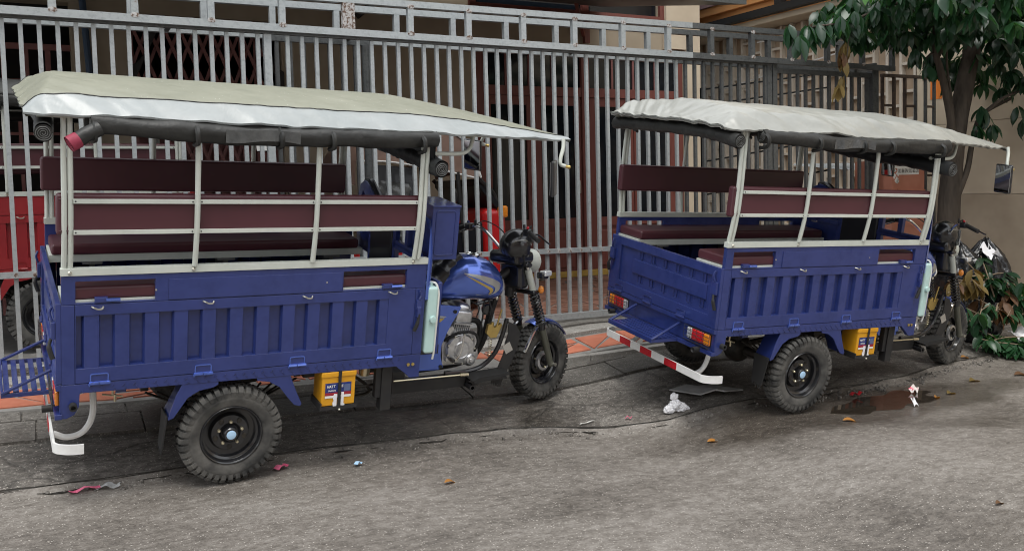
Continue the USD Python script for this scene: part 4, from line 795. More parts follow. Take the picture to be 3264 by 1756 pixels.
while y < 6.42:
    y2 = y + .30; x = -2.2 + .37 * (row % 2)
    while x < 8.4:
        L = rg.choice((.6, .75, .9)); x2 = x + L
        ya = max(y, float(edge_y(np.array([x, x2])).max()) + .47)
        if ya < y2 - .1:
            dz = rg.uniform(-.004, .004); g = .006; q = [(x + g, ya + g), (x2 - g, ya + g), (x2 - g, y2 - g), (x + g, y2 - g)]
            n_ = max(2, int(L / .15)); tx = np.linspace(x + g, x2 - g, n_); v = []
            for xx in tx:
                for yy in (ya + g, y2 - g):
                    zz = float(apron_z(xx, yy)); v += [(xx, yy, zz + dz + .001), (xx, yy, zz - .022)]
            f = []
            for i in range(n_ - 1):
                a = i * 4; b = a + 4
                f += [(a, b, b + 2, a + 2), (a, a + 1, b + 1, b), (a + 2, b + 2, b + 3, a + 3)]
            e = (n_ - 1) * 4; f += [(0, 2, 3, 1), (e, e + 1, e + 3, e + 2)]
            pav.part('paving_slab', MB().add(v, f), 'slab', smooth=False)
        x = x2
    y = y2; row += 1
xx_ = np.arange(-3.4, 8.6, .03); ee = edge_y(xx_); wv = .050 * np.clip(meshkit.fbm(np.stack([xx_ * 5, 0 * xx_, 0 * xx_ + 2], -1), 4, 4) - .34, 0, 1) * 2 - .006
pav.part('gutter_crack', MB().grid(np.stack([np.stack([xx_, ee - wv - .012, street_z(xx_, ee - wv - .012) + .010], 1), np.stack([xx_, ee - .004, apron_z(xx_, ee) - .020], 1), np.stack([xx_, ee + .010 - wv * .2, apron_z(xx_, ee) + .0075], 1)], 1)), 'cracksoil', smooth=False)
# gutter lip of loose broken concrete along the apron's edge
rub = MB(); rs = np.random.RandomState(5)
for i in range(620):
    x = rs.uniform(-1.5, 8.2) if rs.rand() < .45 else rs.uniform(5.0, 7.9); yy = float(edge_y(x)) - abs(rs.normal(0, .05)) - .005; r = rs.uniform(.004, .014)
    m_ = trimesh.creation.icosphere(1, r); rub.add(m_.vertices * rs.uniform(.6, 1.3, 3) + [x, yy, float(street_z(np.array(x), np.array(yy))) + r * .25], m_.faces)
def gzf(x, y): return float(gz(np.array(x), np.array(y)))
single('rubble', rub, 'apron', 'crumbled grey concrete along the broken edge of the apron', 'rubble', kind='stuff', smooth=False)

# tile strip and kerb at the foot of the fence
kz = lambda x: apron_z(np.asarray(x, float), np.asarray(6.45))
ts = T('tile_strip', kind='structure')
xk = np.arange(-2.4, 9.01, .3)
kh = lambda x: .010 + .030 * np.clip((np.asarray(x, float) - .6) / 1.2, 0, 1)
v = []
for x in xk:
    z = float(kz(x)); h = float(kh(x)); v += [[(x, 6.425, z - .03), (x, 6.43, z + h - .004), (x, 6.47, z + h), (x, 6.86, z + h + .045), (x, 6.875, z + h + .05)]]
ts.part('mortar_bed', MB().grid(np.array(v)), 'mortar', smooth=30)
v = [[(x, 6.876, float(kz(x)) + .02), (x, 6.88, float(kz(x)) + float(kh(x)) + .085), (x, 6.90, float(kz(x)) + float(kh(x)) + .095), (x, 7.33, float(kz(x)) + float(kh(x)) + .105)] for x in xk]
ts.part('gate_sill', MB().grid(np.array(v)), 'kerb', smooth=30)
def tz(x, y): return float(kz(x)) + float(kh(x)) + np.interp(y, [6.47, 6.86], [.0, .045])
rt = random.Random(9); x = -1.2
while x < 8.0:
    w = rt.uniform(.36, .52); ya, yb = 6.475, 6.855; ym = rt.uniform(6.6, 6.72)
    a, b, c, d = (x, ya), (x + w, ya), (x + w, yb), (x, yb); m1, m2 = (x, ym), (x + w, rt.uniform(6.6, 6.72))
    k = rt.random(); cells = [[a, b, c], [a, c, d]] if k < .35 else [[a, b, d], [b, c, d]] if k < .7 else [[a, b, m2], [a, m2, m1], [m1, m2, c, d]]
    for cl in cells:
        pg = Polygon([(px + rt.uniform(-.02, .02), py + rt.uniform(-.015, .015)) for px, py in cl]).buffer(0).buffer(-.014)
        if pg.is_empty or pg.geom_type != 'Polygon' or pg.area < .004 or (x > .3 and rt.random() < .16): continue
        m_ = MB().prism(pg, 'z', 0, .012); m_.move(lambda v_: np.stack([v_[:, 0], v_[:, 1], v_[:, 2] - .004 + np.array([tz(p, q) for p, q in v_[:, :2]])], 1))
        ts.part('tile', m_, 'tile', smooth=False)
    x += w
kb = T('kerb', kind='structure'); x = 1.3
while x < 8.6:
    L = rt.uniform(.7, 1.1); z0, z1 = float(kz(x)), float(kz(x + L)); g = .006
    v = [(xx, yy, zz + h) for xx, zz in ((x + g, z0), (x + L - g, z1)) for yy in (6.34, 6.422) for h in (-.06, .036 + rt.uniform(-.004, .004))]
    kb.part('kerb_stone', MB().add(v, [(0, 1, 3, 2), (4, 6, 7, 5), (1, 5, 7, 3), (0, 4, 5, 1), (2, 3, 7, 6)]), 'kerb', smooth=False); x += L

# yard behind the fence
YZ = -1.165
yd = T('yard', kind='structure')
yd.part('yard_floor', MB().box(-60, 60, 7.33, 40, YZ - .5, YZ - .008), 'mortar')
from scipy.spatial import Voronoi
pr = np.random.RandomState(11); pts = pr.uniform((3.2, 7.25), (8.2, 10.6), (170, 2)); vor = Voronoi(pts); clip = sbox(3.4, 7.36, 8.0, 10.28)
for rgn in vor.point_region:
    ids = vor.regions[rgn]
    if -1 in ids or len(ids) < 3: continue
    pg = Polygon(vor.vertices[ids]).intersection(clip).buffer(-.012)
    if pg.is_empty or pg.geom_type != 'Polygon' or pg.area < .01: continue
    yd.part('yard_tile', MB().prism(pg, 'z', YZ - .0079, YZ), 'yardtile', smooth=False)
# a puddle lying in the gutter
pu = [(5.02, 4.70), (5.2, 4.83), (5.38, 4.86), (5.6, 4.95), (5.85, 4.93), (6.05, 5.0), (6.25, 4.94), (6.32, 4.86), (6.18, 4.80), (6.22, 4.70), (6.0, 4.64), (5.8, 4.66), (5.62, 4.58), (5.4, 4.62), (5.25, 4.58)]
pp = sag(np.array(pu + pu[:1]), 6)[:, :2]; pg = Polygon(pp).buffer(0)
c_ = np.linspace(5.0, 6.3, 12); A_ = np.array([(x, y) for x in c_ for y in (4.5, 4.7, 4.9)]); zz = street_z(A_[:, 0], A_[:, 1])
co = np.linalg.lstsq(np.c_[A_, np.ones(len(A_))], zz, rcond=None)[0]
tv, tf = trimesh.creation.triangulate_polygon(pg, engine='earcut')
single('puddle', MB().add(np.c_[tv, tv @ co[:2] + co[2] + .003], tf), 'water', kind='structure', smooth=False)

# ------------------------------------------------------------------ sliding gate of galvanised tubes and its guide truss
FY = 7.1
gt = T('sliding_gate', 'long galvanised steel gate of upright bars behind the blue tuktuks', 'gate', (3.9, FY, -1.2))
x0, x1 = -1.6, 8.30
def lin(a, b): return lambda x: a + (b - a) * (x + .25) / 4.9
zlow, zmid, zbot = lin(1.313, 1.285), lin(-.490, -.560), lin(-1.11, -1.165)
gt.part('bottom_rail', MB().bar((x0, FY, zbot(x0)), (x1, FY, zbot(x1)), .045, .055), 'galv')
gt.part('middle_rail', MB().bar((x0, FY - .012, zmid(x0)), (x1, FY - .012, zmid(x1)), .026, .044), 'galv')
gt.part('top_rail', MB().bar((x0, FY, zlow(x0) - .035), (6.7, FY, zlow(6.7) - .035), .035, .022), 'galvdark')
k = -15; rb = random.Random(3)
while True:
    x = -.187 + .1145 * k + .0; k += 1
    if x < x0 + .05: continue
    if x > 8.2: break
    if abs(x - 1.60) < .045: continue
    j = rb.uniform(-.002, .002); z0, z1 = zbot(x) + .028, (zlow(x) - .047 if x < 6.75 else 1.155)
    pth = gt.part('bar', MB().box(x - .0145 + j, x + .0145 + j, FY - .003, FY + .027, z0, z1), 'galv' if x < 5.6 else 'galvdark')  # right-hand bars take the darker copy, tree shade put into the colour
    if -1.2 < x < 7.2:
        gt.part('weld', MB().ball((x + rb.uniform(-.006, .006), FY - .024, zmid(x)), .019, 1, (rb.uniform(.8, 1.2), .12, rb.uniform(.9, 1.25))), 'weld', pth)
gt.part('gate_post', MB().box(1.575, 1.632, FY - .012, FY + .04, zbot(1.6) + .028, zlow(1.6) - .03), 'galv')
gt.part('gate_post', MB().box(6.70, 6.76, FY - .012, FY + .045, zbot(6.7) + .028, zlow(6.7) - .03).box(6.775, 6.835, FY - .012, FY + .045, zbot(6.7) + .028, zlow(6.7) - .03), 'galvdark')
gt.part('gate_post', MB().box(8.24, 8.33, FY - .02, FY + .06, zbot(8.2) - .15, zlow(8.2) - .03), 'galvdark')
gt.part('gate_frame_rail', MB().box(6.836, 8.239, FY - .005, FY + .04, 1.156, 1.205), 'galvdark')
tr = T('guide_truss', 'galvanised double rail truss with short spacers running above the gate', 'gate frame', (3.9, FY, 1.45))
for y, nm in ((FY - .03, 'front'), (FY + .30, 'rear')):
    for z, h in ((lambda x: zlow(x), .056), (lambda x: 1.552 + .0025 * x, .052)):
        tr.part('rail', MB().bar((-1.6, y, z(-1.6)), (5.7, y, z(5.7)), .05, h), 'galv')
        tr.part('rail', MB().bar((5.7, y, z(5.7)), (8.56, y, z(8.56)), .05, h), 'galvdark')  # right-hand rails in the same shade-darkened steel
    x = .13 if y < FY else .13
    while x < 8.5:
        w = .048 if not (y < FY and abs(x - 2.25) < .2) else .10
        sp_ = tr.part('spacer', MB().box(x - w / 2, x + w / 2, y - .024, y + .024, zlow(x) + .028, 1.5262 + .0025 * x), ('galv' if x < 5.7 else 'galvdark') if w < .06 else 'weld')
        if y < FY and w < .06:
            for z in (zlow(x) + .022, 1.530 + .0025 * x): tr.part('weld', MB().ball((x, y - .0265, z), .026, 1, (1.2, .06, .75)), 'weld', sp_)
        x += .5285
tr.part('end_spacer', MB().box(8.51, 8.56, FY - .05, FY - .006, zlow(8.5) + .028, 1.547), 'galvdark')
for x in (.9, 2.3, 4.5, 6.6, 8.3): tr.part('tie', MB().box(x - .02, x + .02, FY - .004, FY + .274, 1.30 - .02, 1.30 + .02), 'galvdark')
ig = T('inner_gate_leaf', 'narrow second leaf of steel bars overlapping behind the gate', 'gate', (2.05, 7.32, -1.165))
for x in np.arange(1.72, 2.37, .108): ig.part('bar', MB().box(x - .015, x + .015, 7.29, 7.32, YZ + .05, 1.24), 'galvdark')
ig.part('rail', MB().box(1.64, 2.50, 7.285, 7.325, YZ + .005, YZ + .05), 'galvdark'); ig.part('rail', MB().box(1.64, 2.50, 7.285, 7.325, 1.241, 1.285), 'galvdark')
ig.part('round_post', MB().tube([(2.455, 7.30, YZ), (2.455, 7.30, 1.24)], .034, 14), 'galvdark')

# ------------------------------------------------------------------ the house behind the yard
BY = 10.4
hs = T('house', 'beige plastered house with red-brown doors and lattice gate behind the steel gate', 'house', (3.8, BY, YZ))
hs.part('porch_roof', MB().prism(Polygon([(7.5, 1.93), (10.3, 2.44), (10.3, 2.50), (7.5, 1.99)]), 'x', -6, 6.8), 'galvdark')  # added roof, out of view, sloped to keep sky light off the facade
for x in (-1.0, 2.45, 5.5): hs.part('porch_post', MB().box(x, x + .05, 7.56, 7.61, YZ, 1.925), 'galvdark') if x != 2.45 and x < 0 else None  # unseen post under the added roof
wl = sbox(-3.2, YZ, 8.40, 4.6).difference(sbox(-3.0, YZ, .34, 2.05)).difference(sbox(.90, YZ, 2.50, 1.98)).difference(sbox(4.93, YZ, 8.20, 1.93)).difference(sbox(4.95, 2.38, 7.80, 4.0))
hs.part('wall', MB().prism(wl, 'y', BY, BY + .22), 'plaster')
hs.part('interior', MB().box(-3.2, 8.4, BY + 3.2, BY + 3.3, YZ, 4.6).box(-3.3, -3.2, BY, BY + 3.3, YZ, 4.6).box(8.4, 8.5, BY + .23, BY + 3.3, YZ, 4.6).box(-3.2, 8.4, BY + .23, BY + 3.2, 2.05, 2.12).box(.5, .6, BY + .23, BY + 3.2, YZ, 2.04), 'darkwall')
hs.part('corner_pillar', MB().box(7.87, 8.46, BY - .10, BY - .004, 1.94, 4.6).box(8.21, 8.46, BY - .10, BY - .004, YZ, 1.939), 'plasterwarm')
hs.part('eave', MB().box(-3.2, 8.6, BY - .9, BY + 3.3, 4.62, 4.8), 'plaster')
# balustrade in the dark opening
bl = hs.part('balustrade', MB().box(-3, .34, BY + .05, BY + .09, 1.56, 1.62).box(-3, .34, BY + .05, BY + .09, 1.22, 1.26), 'darkred')
for x in np.arange(-.9, .3, .20): hs.part('baluster', MB().box(x, x + .05, BY + .055, BY + .085, 1.2605, 1.5595), 'darkred', bl)
for x in np.arange(-.9, .3, .24): hs.part('baluster', MB().box(x, x + .035, BY + .4, BY + .43, YZ, 1.0), 'darkred', bl)
for z in (.35, .72, 1.0): hs.part('balustrade_rail', MB().box(-3, .34, BY + .44, BY + .47, z, z + .03), 'darkred', bl)
hs.part('drain_pipe', MB().tube([(.44, BY - .06, 2.6), (.50, BY - .06, 1.4), (.545, BY - .06, YZ)], .035, 10), 'bluepipe')
# folding lattice gate with ornate corners
lg = hs.part('lattice_gate', MB().box(.90, 2.50, BY + .06, BY + .10, 1.90, 1.97).box(.90, 2.50, BY + .06, BY + .10, YZ, YZ + .05), 'darkred')
xs_ = np.arange(.93, 2.5, .16)
for i, x in enumerate(xs_):
    hs.part('lattice_upright', MB().box(x - .012, x + .012, BY + .05, BY + .075, YZ + .051, 1.899), 'darkred', lg)
    if i < len(xs_) - 1:
        for z in np.arange(-.95, 1.75, .40):
            hs.part('lattice_strap', MB().bar((x, BY + .045, z), (x + .16, BY + .045, z + .40), .034, .022, (0, 1, 0)).bar((x, BY + .0225, z + .40), (x + .16, BY + .0225, z), .034, .022, (0, 1, 0)), 'darkred', lg)
hs.part('lower_sheet', MB().box(.905, 2.495, BY + .12, BY + .13, YZ + .06, .85), 'darkred', lg)
for s, x in ((1, .90), (-1, 2.50)):
    hs.part('ornate_corner', MB().prism(Polygon([(x - s * .02, 1.15), (x - s * .02, 1.42), (x + s * .06, 1.46), (x + s * .13, 1.54), (x + s * .16, 1.64), (x + s * .20, 1.64), (x + s * .20, 1.70), (x + s * .15, 1.74), (x + s * .17, 1.82), (x + s * .24, 1.86), (x + s * .32, 1.97), (x + s * .36, 1.97), (x + s * .02, 1.15)][:12]).buffer(0), 'y', BY - .02, BY - .005), 'darkwall', lg)
# doors with dark panes
ds_ = hs.part('door_surround', MB().box(4.93, 8.20, BY - .02, BY + .10, 1.80, 1.925).box(4.93, 5.04, BY - .02, BY + .10, YZ, 1.799).box(8.09, 8.20, BY - .02, BY + .10, YZ, 1.799).box(5.041, 8.089, BY - .02, BY + .10, 1.24, 1.36).box(6.50, 6.62, BY - .03, BY + .10, YZ, 1.7985), 'redwood')
hs.part('fanlight', MB().box(5.041, 6.499, BY + .02, BY + .05, 1.361, 1.799), 'glass', ds_); hs.part('fanlight', MB().box(6.621, 8.089, BY + .02, BY + .05, 1.361, 1.799), 'glass', ds_)
for x in (5.36, 5.70, 6.05, 7.0, 7.35, 7.72): hs.part('glazing_bar', MB().box(x, x + .03, BY + .005, BY + .019, 1.361, 1.799), 'darkred', ds_)
for xa in (5.045, 5.775, 6.625, 7.36):
    xb = xa + .72; d = hs.part('door', MB().box(xa, xa + .10, BY, BY + .05, YZ + .02, 1.235).box(xb - .10, xb, BY, BY + .05, YZ + .02, 1.235).box(xa + .101, xb - .101, BY, BY + .05, 1.12, 1.235).box(xa + .101, xb - .101, BY, BY + .05, -.50, -.38).box(xa + .101, xb - .101, BY + .02, BY + .05, YZ + .02, -.501), 'redwood')
    hs.part('pane', MB().box(xa + .101, xb - .101, BY + .02, BY + .03, -.379, 1.119), 'glass', d)
    hs.part('door_panel', MB().rbox(xa + .14, xb - .14, BY + .005, BY + .03, YZ + .12, -.56, .01, 6), 'redwood', d)
    hs.part('handle', MB().tube([(xb - .05, BY - .03, -.05), (xb - .05, BY - .03, .12)], .01, 6), 'zinc', d)
hs.part('sill', MB().box(4.93, 8.20, BY - .10, BY - .025, YZ + .001, YZ + .075), 'yellowline', ds_)
wn = hs.part('upper_window', MB().box(4.86, 7.88, BY - .05, BY - .004, 2.26, 2.38).box(7.80, 7.88, BY - .05, BY - .004, 2.381, 4.1).box(4.86, 4.95, BY - .05, BY - .004, 2.381, 4.1).box(6.52, 6.62, BY - .05, BY - .004, 2.381, 4.1), 'redwood')
hs.part('pane', MB().box(4.951, 7.799, BY + .05, BY + .06, 2.381, 4.0), 'glass', wn)
hs.part('awning_stay', MB().bar((6.57, BY - .06, 1.95), (6.57, BY - .06, 2.255), .08, .05).bar((6.15, BY - .45, 2.50), (6.52, BY - .07, 2.05), .04, .06), 'redwood')
hs.part('awning_bracket', MB().bar((3.4, BY - .02, 2.10), (3.9, BY - .5, 2.55), .04, .06), 'darkwall')

# ------------------------------------------------------------------ red vehicles in the yard
from_angle = lambda a: np.array([[math.cos(a), -math.sin(a), 0], [math.sin(a), math.cos(a), 0], [0, 0, 1.]])
make_tuktuk('tuktuk', 'red cargo tuktuk with a dark canopy parked behind the gate', (from_angle(.01), np.array([-.86, 8.60, YZ])), 'red', 'pearlred', None, 'smooth', 'tarpgrey', 'tarpgrey', 0., .7, False, False, 31, bike=True, far=True)
rk = T('auto_rickshaw', 'small red auto rickshaw with a brown hood and clear side curtain behind the gate', 'rickshaw', (3.3, 8.4, YZ))
RY0, RY1 = 8.0, 9.15
hood = sag([(2.55, .10), (2.58, .36), (2.72, .48), (3.1, .56), (3.55, .575), (3.74, .45), (3.83, .15)], 5)
A = np.array([[(x, y, z + .05 * math.sin(math.pi * (y - RY0) / (RY1 - RY0))) for y in np.linspace(RY0, RY1, 12)] for x, z in hood])
rk.part('hood', MB().grid(A[:, ::-1]).grid(A - [0, 0, .01]).prism(Polygon([(2.56, .31), (2.6, .38), (2.74, .47), (3.1, .55), (3.54, .565), (3.73, .44), (3.82, .15), (3.80, .13), (3.4, .22), (2.9, .30)]), 'y', RY0 - .002, RY0 + .01), 'orangehood', smooth=45)
rk.part('hood_piping', MB().tube(np.array([(x, RY0 - .008, z) for x, z in sag([(3.56, .57), (3.73, .44), (3.825, .14)], 8)]), .012, 6).tube(np.array([(x, RY0 - .008, z) for x, z in sag([(2.57, .315), (2.9, .30), (3.4, .22), (3.81, .13)], 8)]), .009, 6), 'white')
rk.part('side_curtain', MB().prism(Polygon([(2.60, -.55), (2.60, .29), (3.16, .24), (3.16, -.55)]).difference(Polygon([(2.68, -.4), (2.68, .12), (3.08, .10), (3.08, -.4)])), 'y', RY0 - .001, RY0 + .006), 'padblack')
cw = np.array([[(x, RY0 + .004 + .012 * math.sin(x * 31 + z * 17) * math.sin(z * 43 + x * 9), z) for z in np.linspace(-.42, .13, 30)] for x in np.linspace(2.66, 3.10, 24)])
rk.part('clear_window', MB().grid(cw), 'clearflap', smooth=50)
for p_ in ([(3.20, RY0, .25), (3.20, RY0, -.75)], [(3.58, RY0, .2), (3.60, RY0, -.1), (3.66, RY0, -.75)], [(3.80, RY0, .14), (4.02, RY0 + .05, -.10), (4.08, RY0 + .1, -.75)], [(3.20, RY1, .3), (3.2, RY1, -.75)], [(3.80, RY1, .14), (4.02, RY1, -.1), (4.08, RY1, -.75)]): rk.part('frame_tube', MB().tube(sag(p_, 5), .022, 8), 'blackmatte')

rk.part('windshield', MB().prism(Polygon([(3.815, .13), (4.02, -.10), (4.06, -.13), (4.0, -.16), (3.81, .06)]), 'y', RY0 + .02, RY1 - .02), 'padblack')
rk.part('back_panel', MB().box(3.22, 3.57, RY1 - .05, RY1 - .03, -.25, .30), 'plasterwarm'); rk.part('side_mirror', MB().ball((3.52, RY0 - .06, -.03), .06, 2, (.5, .3, 1.2)), 'blackpaint')
bd = rk.part('body', MB().rbox(2.56, 3.22, RY0, RY1, -.98, -.45, .06, 10).rbox(3.86, 4.12, RY0 + .02, RY1 - .02, -.92, -.16, .07, 10).rbox(3.15, 4.0, RY0, RY1, -1.0, -.80, .04, 10), 'bright_red', smooth=45)
rk.part('turn_signal', MB().rbox(4.02, 4.125, RY0 + .0, RY0 + .10, -.26, -.14, .02, 8), 'amber', bd)
rk.part('door_sheet', MB().rbox(3.22, 3.84, RY0 + .01, RY0 + .03, -.80, -.30, .008, 6), 'padblack')
for x, y in ((2.8, RY0 + .06), (2.8, RY1 - .06), (3.9, (RY0 + RY1) / 2)):
    w = tyre_mesh(.21, .12, .10); w.shift((x, y, YZ + .21)); rk.part('tyre', w, 'tyre')

# ------------------------------------------------------------------ the neighbour's house along the right side
WX = 9.55
nb = T('neighbour_house', 'tall neighbouring house with a screen wall of cream ribs and orange cornice', 'house', (WX, 10.5, YZ))
nb.part('panel_wall', MB().box(WX + .10, WX + .25, 7.56, 16, -2.2, 2.28), 'tan')
nb.part('soffit', MB().box(WX - .35, WX + .24, 7.3, 16, 2.285, 2.36), 'plasterwarm')
nb.part('dark_beam', MB().bar((WX - .42, 7.0, 2.42), (WX - .42, 16, 2.42), .12, .10).box(WX - .47, WX - .36, 9.35, 9.47, 2.475, 4.0), 'black')
nb.part('cornice', MB().prism(Polygon([(WX - .30, 2.361), (WX + .2, 2.361), (WX + .2, 2.80), (WX - .26, 2.80), (WX - .26, 2.72), (WX - .36, 2.62), (WX - .36, 2.55), (WX - .30, 2.50)]), 'y', 7.3, 16).move(lambda v: v) if False else MB().box(WX - .26, WX + .2, 7.3, 16, 2.365, 2.60).box(WX - .36, WX + .2, 7.3, 16, 2.601, 2.72), 'orangewall')
nb.part('ledge', MB().box(WX - .40, WX + .2, 7.3, 16, 2.721, 2.86), 'purple')
nb.part('upper_wall', MB().box(WX + .3, WX + .5, 7.3, 16, 2.861, 5.5), 'yellowline')
for y in np.arange(9.0, 14, .35): nb.part('baluster', MB().tube([(WX - .2, y, 2.861), (WX - .2, y, 3.4)], .04, 8), 'cream')
kf = 0
for y in np.arange(7.60, 12.6, .205):
    rb_ = nb.part('rib', MB().box(WX + .02, WX + .098, y - .018, y + .018, -2.2, 2.279), 'cream')
    for z in np.arange(-.6 + (.17 if kf % 2 else 0), 2.2, .34):
        nb.part('rung', MB().box(WX + .03, WX + .098, y + .019, y + .186, z, z + .034), 'cream', rb_)
    kf += 1
nb.part('conduit', MB().tube([(WX - .1, 7.4, 2.05), (WX - .1, 10.2, 2.09)], .013, 6).tube([(WX - .08, 7.9, 1.80), (WX - .08, 11, 1.5)], .010, 6), 'pvc')
sw = T('boundary_wall', 'pale beige rendered wall with thin joints behind the tree', 'wall', (WX + .1, 6.0, -1.7))
for i, (za, zb) in enumerate(((-2.3, -1.28), (-1.275, -.17), (-.165, .66), (.665, 1.42), (1.425, 2.28), (2.285, 4.5))):
    sw.part('wall_panel', MB().box(WX, WX + .22, -1.0, 7.55, za, zb), 'plasterwarm' if i > 1 else 'dirtyplaster')
sw.part('backing', MB().box(WX + .221, WX + .30, -1.0, 7.55, -2.3, 4.5), 'dirtyplaster')
sw.part('base_course', MB().box(WX - .05, WX - .002, -1.0, 7.5, -2.3, -1.45), 'dirtyplaster')
single('orange_notice', MB().box(WX - .003, WX - .001, 7.20, 7.36, .97, 1.22), 'orangesign', 'small orange paper stuck on the beige wall beside the tree', 'notice')
pk = T('pink_house', 'pink plastered house with a pale stair rail seen through the gate bars', 'house', (11.0, 13, YZ))
pk.part('wall', MB().box(9.0, 16, 16.2, 16.4, YZ, 5.5).box(9.9, 11.3, 13.2, 14.6, YZ, 2.6), 'pink')
pk.part('stair_side', MB().prism(Polygon([(8.6, 2.3), (12.5, -1.1), (12.5, -.5), (8.6, 2.9)]), 'y', 14.9, 15.0), 'purple')
for dz in (0, .3, .62): pk.part('stair_rail', MB().bar((8.6, 14.8, 2.75 + dz), (12.5, 14.8, -.65 + dz), .05, .05), 'labelwhite')
# iron grille behind the gate's right part
gr = T('iron_grille', 'black iron grille of rungs standing behind the right part of the gate', 'grille', (7.7, 8.2, YZ))
for x in np.arange(6.75, 8.75, .27): gr.part('upright', MB().box(x - .012, x + .012, 8.19, 8.215, YZ, 1.12 + (x - 6.75) * .14), 'black')
for kz_, z in enumerate((-.9, -.5, -.1, .28, .62, .92, 1.10)): gr.part('rung', MB().bar((6.74, 8.18, z), (8.75, 8.18, z + .27), .018, .02), 'black')
gw = T('grille_gate', 'rusty lattice gate leaf of offset rungs beside the pier', 'gate', (9.0, 7.15, -1.3))
for i, x in enumerate((8.47, 8.66, 8.84, 9.02, 9.19, 9.34)):
    u_ = gw.part('upright', MB().box(x - .014, x + .014, 7.135, 7.165, -1.3, 1.18), 'rustiron' if i < 3 else 'galvdark')
    if i < 5:
        xn = (8.47, 8.66, 8.84, 9.02, 9.19, 9.34)[i + 1]
        for z in np.arange(-1.15 + (.20 if i % 2 else 0), 1.05, .40): gw.part('rung', MB().box(x + .0145, xn - .0145, 7.14, 7.16, z, z + .026), 'rustiron', u_)
gw.part('top_rail', MB().box(8.456, 9.354, 7.13, 7.17, 1.181, 1.215), 'rustiron')
single('corrugated_sheet', MB().grid(np.array([[(x, y, .16 + .014 * math.sin(x * 70) + (y - 7.5) * .1) for y in np.linspace(7.5, 8.3, 3)] for x in np.linspace(8.25, 9.4, 80)])), 'galv', 'grey corrugated metal sheet behind the rusty lattice gate', 'metal sheet', smooth=60)
# painted pier with the house number
pr_ = T('gate_pier', 'terracotta painted concrete pier with moulded house number beside the tree', 'pier', (8.7, 7.2, -1.5))
pr_.part('shaft', MB().box(8.425, 8.955, 6.98, 7.08, -1.7, .24).box(8.425, 8.955, 7.081, 7.12, -1.7, .24).box(8.425, 8.455, 7.121, 7.50, -1.7, .24).box(8.4555, 8.44 + .3, 7.121, 7.50, -1.7, .235), 'terra')
q = pr_.part('number_plaque', MB().box(8.505, 8.94, 6.968, 6.979, -.50, -.075).box(8.53, 8.94, 6.955, 6.9675, -.118, -.095), 'terra')
pr_.part('house_number', MB().text('Nº2B', .13, (8.555, 6.9675, -.29), (1, 0, 0), (0, 0, 1), .010, True, .375), 'terra', q)
st_ = pr_.part('phone_sticker', MB().box(8.51, 8.86, 6.976, 6.979, .075, .215), 'labelwhite')
pr_.part('sticker_text', MB().text('011 886 594 / 011 465 178', .042, (8.518, 6.9758, .098), (1, 0, 0), (0, 0, 1), .001, True, .335), 'ink', st_)
rp_ = np.random.RandomState(2); pt_ = MB()
for cx, cz, n_ in ((8.47, .13, 5), (8.47, .03, 6), (8.455, -.30, 8)):
    for i in range(n_):
        a = np.sort(rp_.uniform(0, 2 * np.pi, 7)); r_ = rp_.uniform(.010, .032); o_ = rp_.uniform((-.02, -.04), (.05, .04)); pt_.prism(Polygon([(cx + o_[0] + r_ * math.cos(t_), cz + o_[1] + r_ * 1.3 * math.sin(t_)) for t_ in a]).buffer(0), 'y', 6.9775, 6.9795)
for i in range(26):
    a = np.sort(rp_.uniform(0, 2 * np.pi, 7)); r_ = rp_.uniform(.012, .045); o_ = np.array([7.22, -.22]) + rp_.normal(0, .07, 2) * [.8, 1.3]; pt_.prism(Polygon([(o_[0] + r_ * math.cos(t_), o_[1] + r_ * 1.4 * math.sin(t_)) for t_ in a]).buffer(0), 'x', 8.4225, 8.4245)
pr_.part('torn_poster', pt_, 'labelwhite', smooth=False)

# ------------------------------------------------------------------ leaves
def leaf_shape(L, w, bend, fold, n=4):
    """a leaf along +x, drooping; (2n+...) small fan of faces"""
    t = np.linspace(0, 1, n + 1); hw = w * np.sin(np.pi * np.clip(t * .94 + .03, 0, 1)) ** .8 * (1 - .25 * t); hw[0] = .003; hw[-1] = .002
    mid = np.stack([L * np.sin(bend * t) / max(bend, 1e-3), 0 * t, -L * (1 - np.cos(bend * t)) / max(bend, 1e-3)], 1)
    l = mid + np.stack([0 * t, hw, fold * hw], 1); r = mid + np.stack([0 * t, -hw, fold * hw], 1)
    v = np.stack([l, mid, r], 1).reshape(-1, 3); f = []
    for i in range(n):
        a = 3 * i; f += [(a, a + 3, a + 4, a + 1), (a + 1, a + 4, a + 5, a + 2)]
    return v, np.array(f)
def placed(v, az, el, rl, o):
    ca, sa, ce, se = math.cos(az), math.sin(az), math.cos(el), math.sin(el); cr, sr = math.cos(rl), math.sin(rl)
    v = v @ np.array([[1, 0, 0], [0, cr, sr], [0, -sr, cr]]); v = v @ np.array([[ce, 0, se], [0, 1, 0], [-se, 0, ce]]); return v @ np.array([[ca, sa, 0], [-sa, ca, 0], [0, 0, 1]]) + o
def whorl(rng, c, n, L, droop, spread=1.):
    out = []
    for i in range(n):
        az = 2 * math.pi * i / n + rng.uniform(-.4, .4); el = -droop + rng.uniform(-.35, .35); l = L * rng.uniform(.7, 1.15)
        v, f = leaf_shape(l, l * rng.uniform(.20, .27), rng.uniform(.2, .9), rng.uniform(.1, .5))
        o = np.asarray(c) + [math.cos(az) * .012, math.sin(az) * .012, rng.uniform(-.02, .02)]; out.append((placed(v, az, el, rng.uniform(-.5, .5), o), f, l))
    return out
tree = T('tree', 'street tree with dark drooping leaves against the beige wall', 'tree', (8.46, 6.3, -1.55))
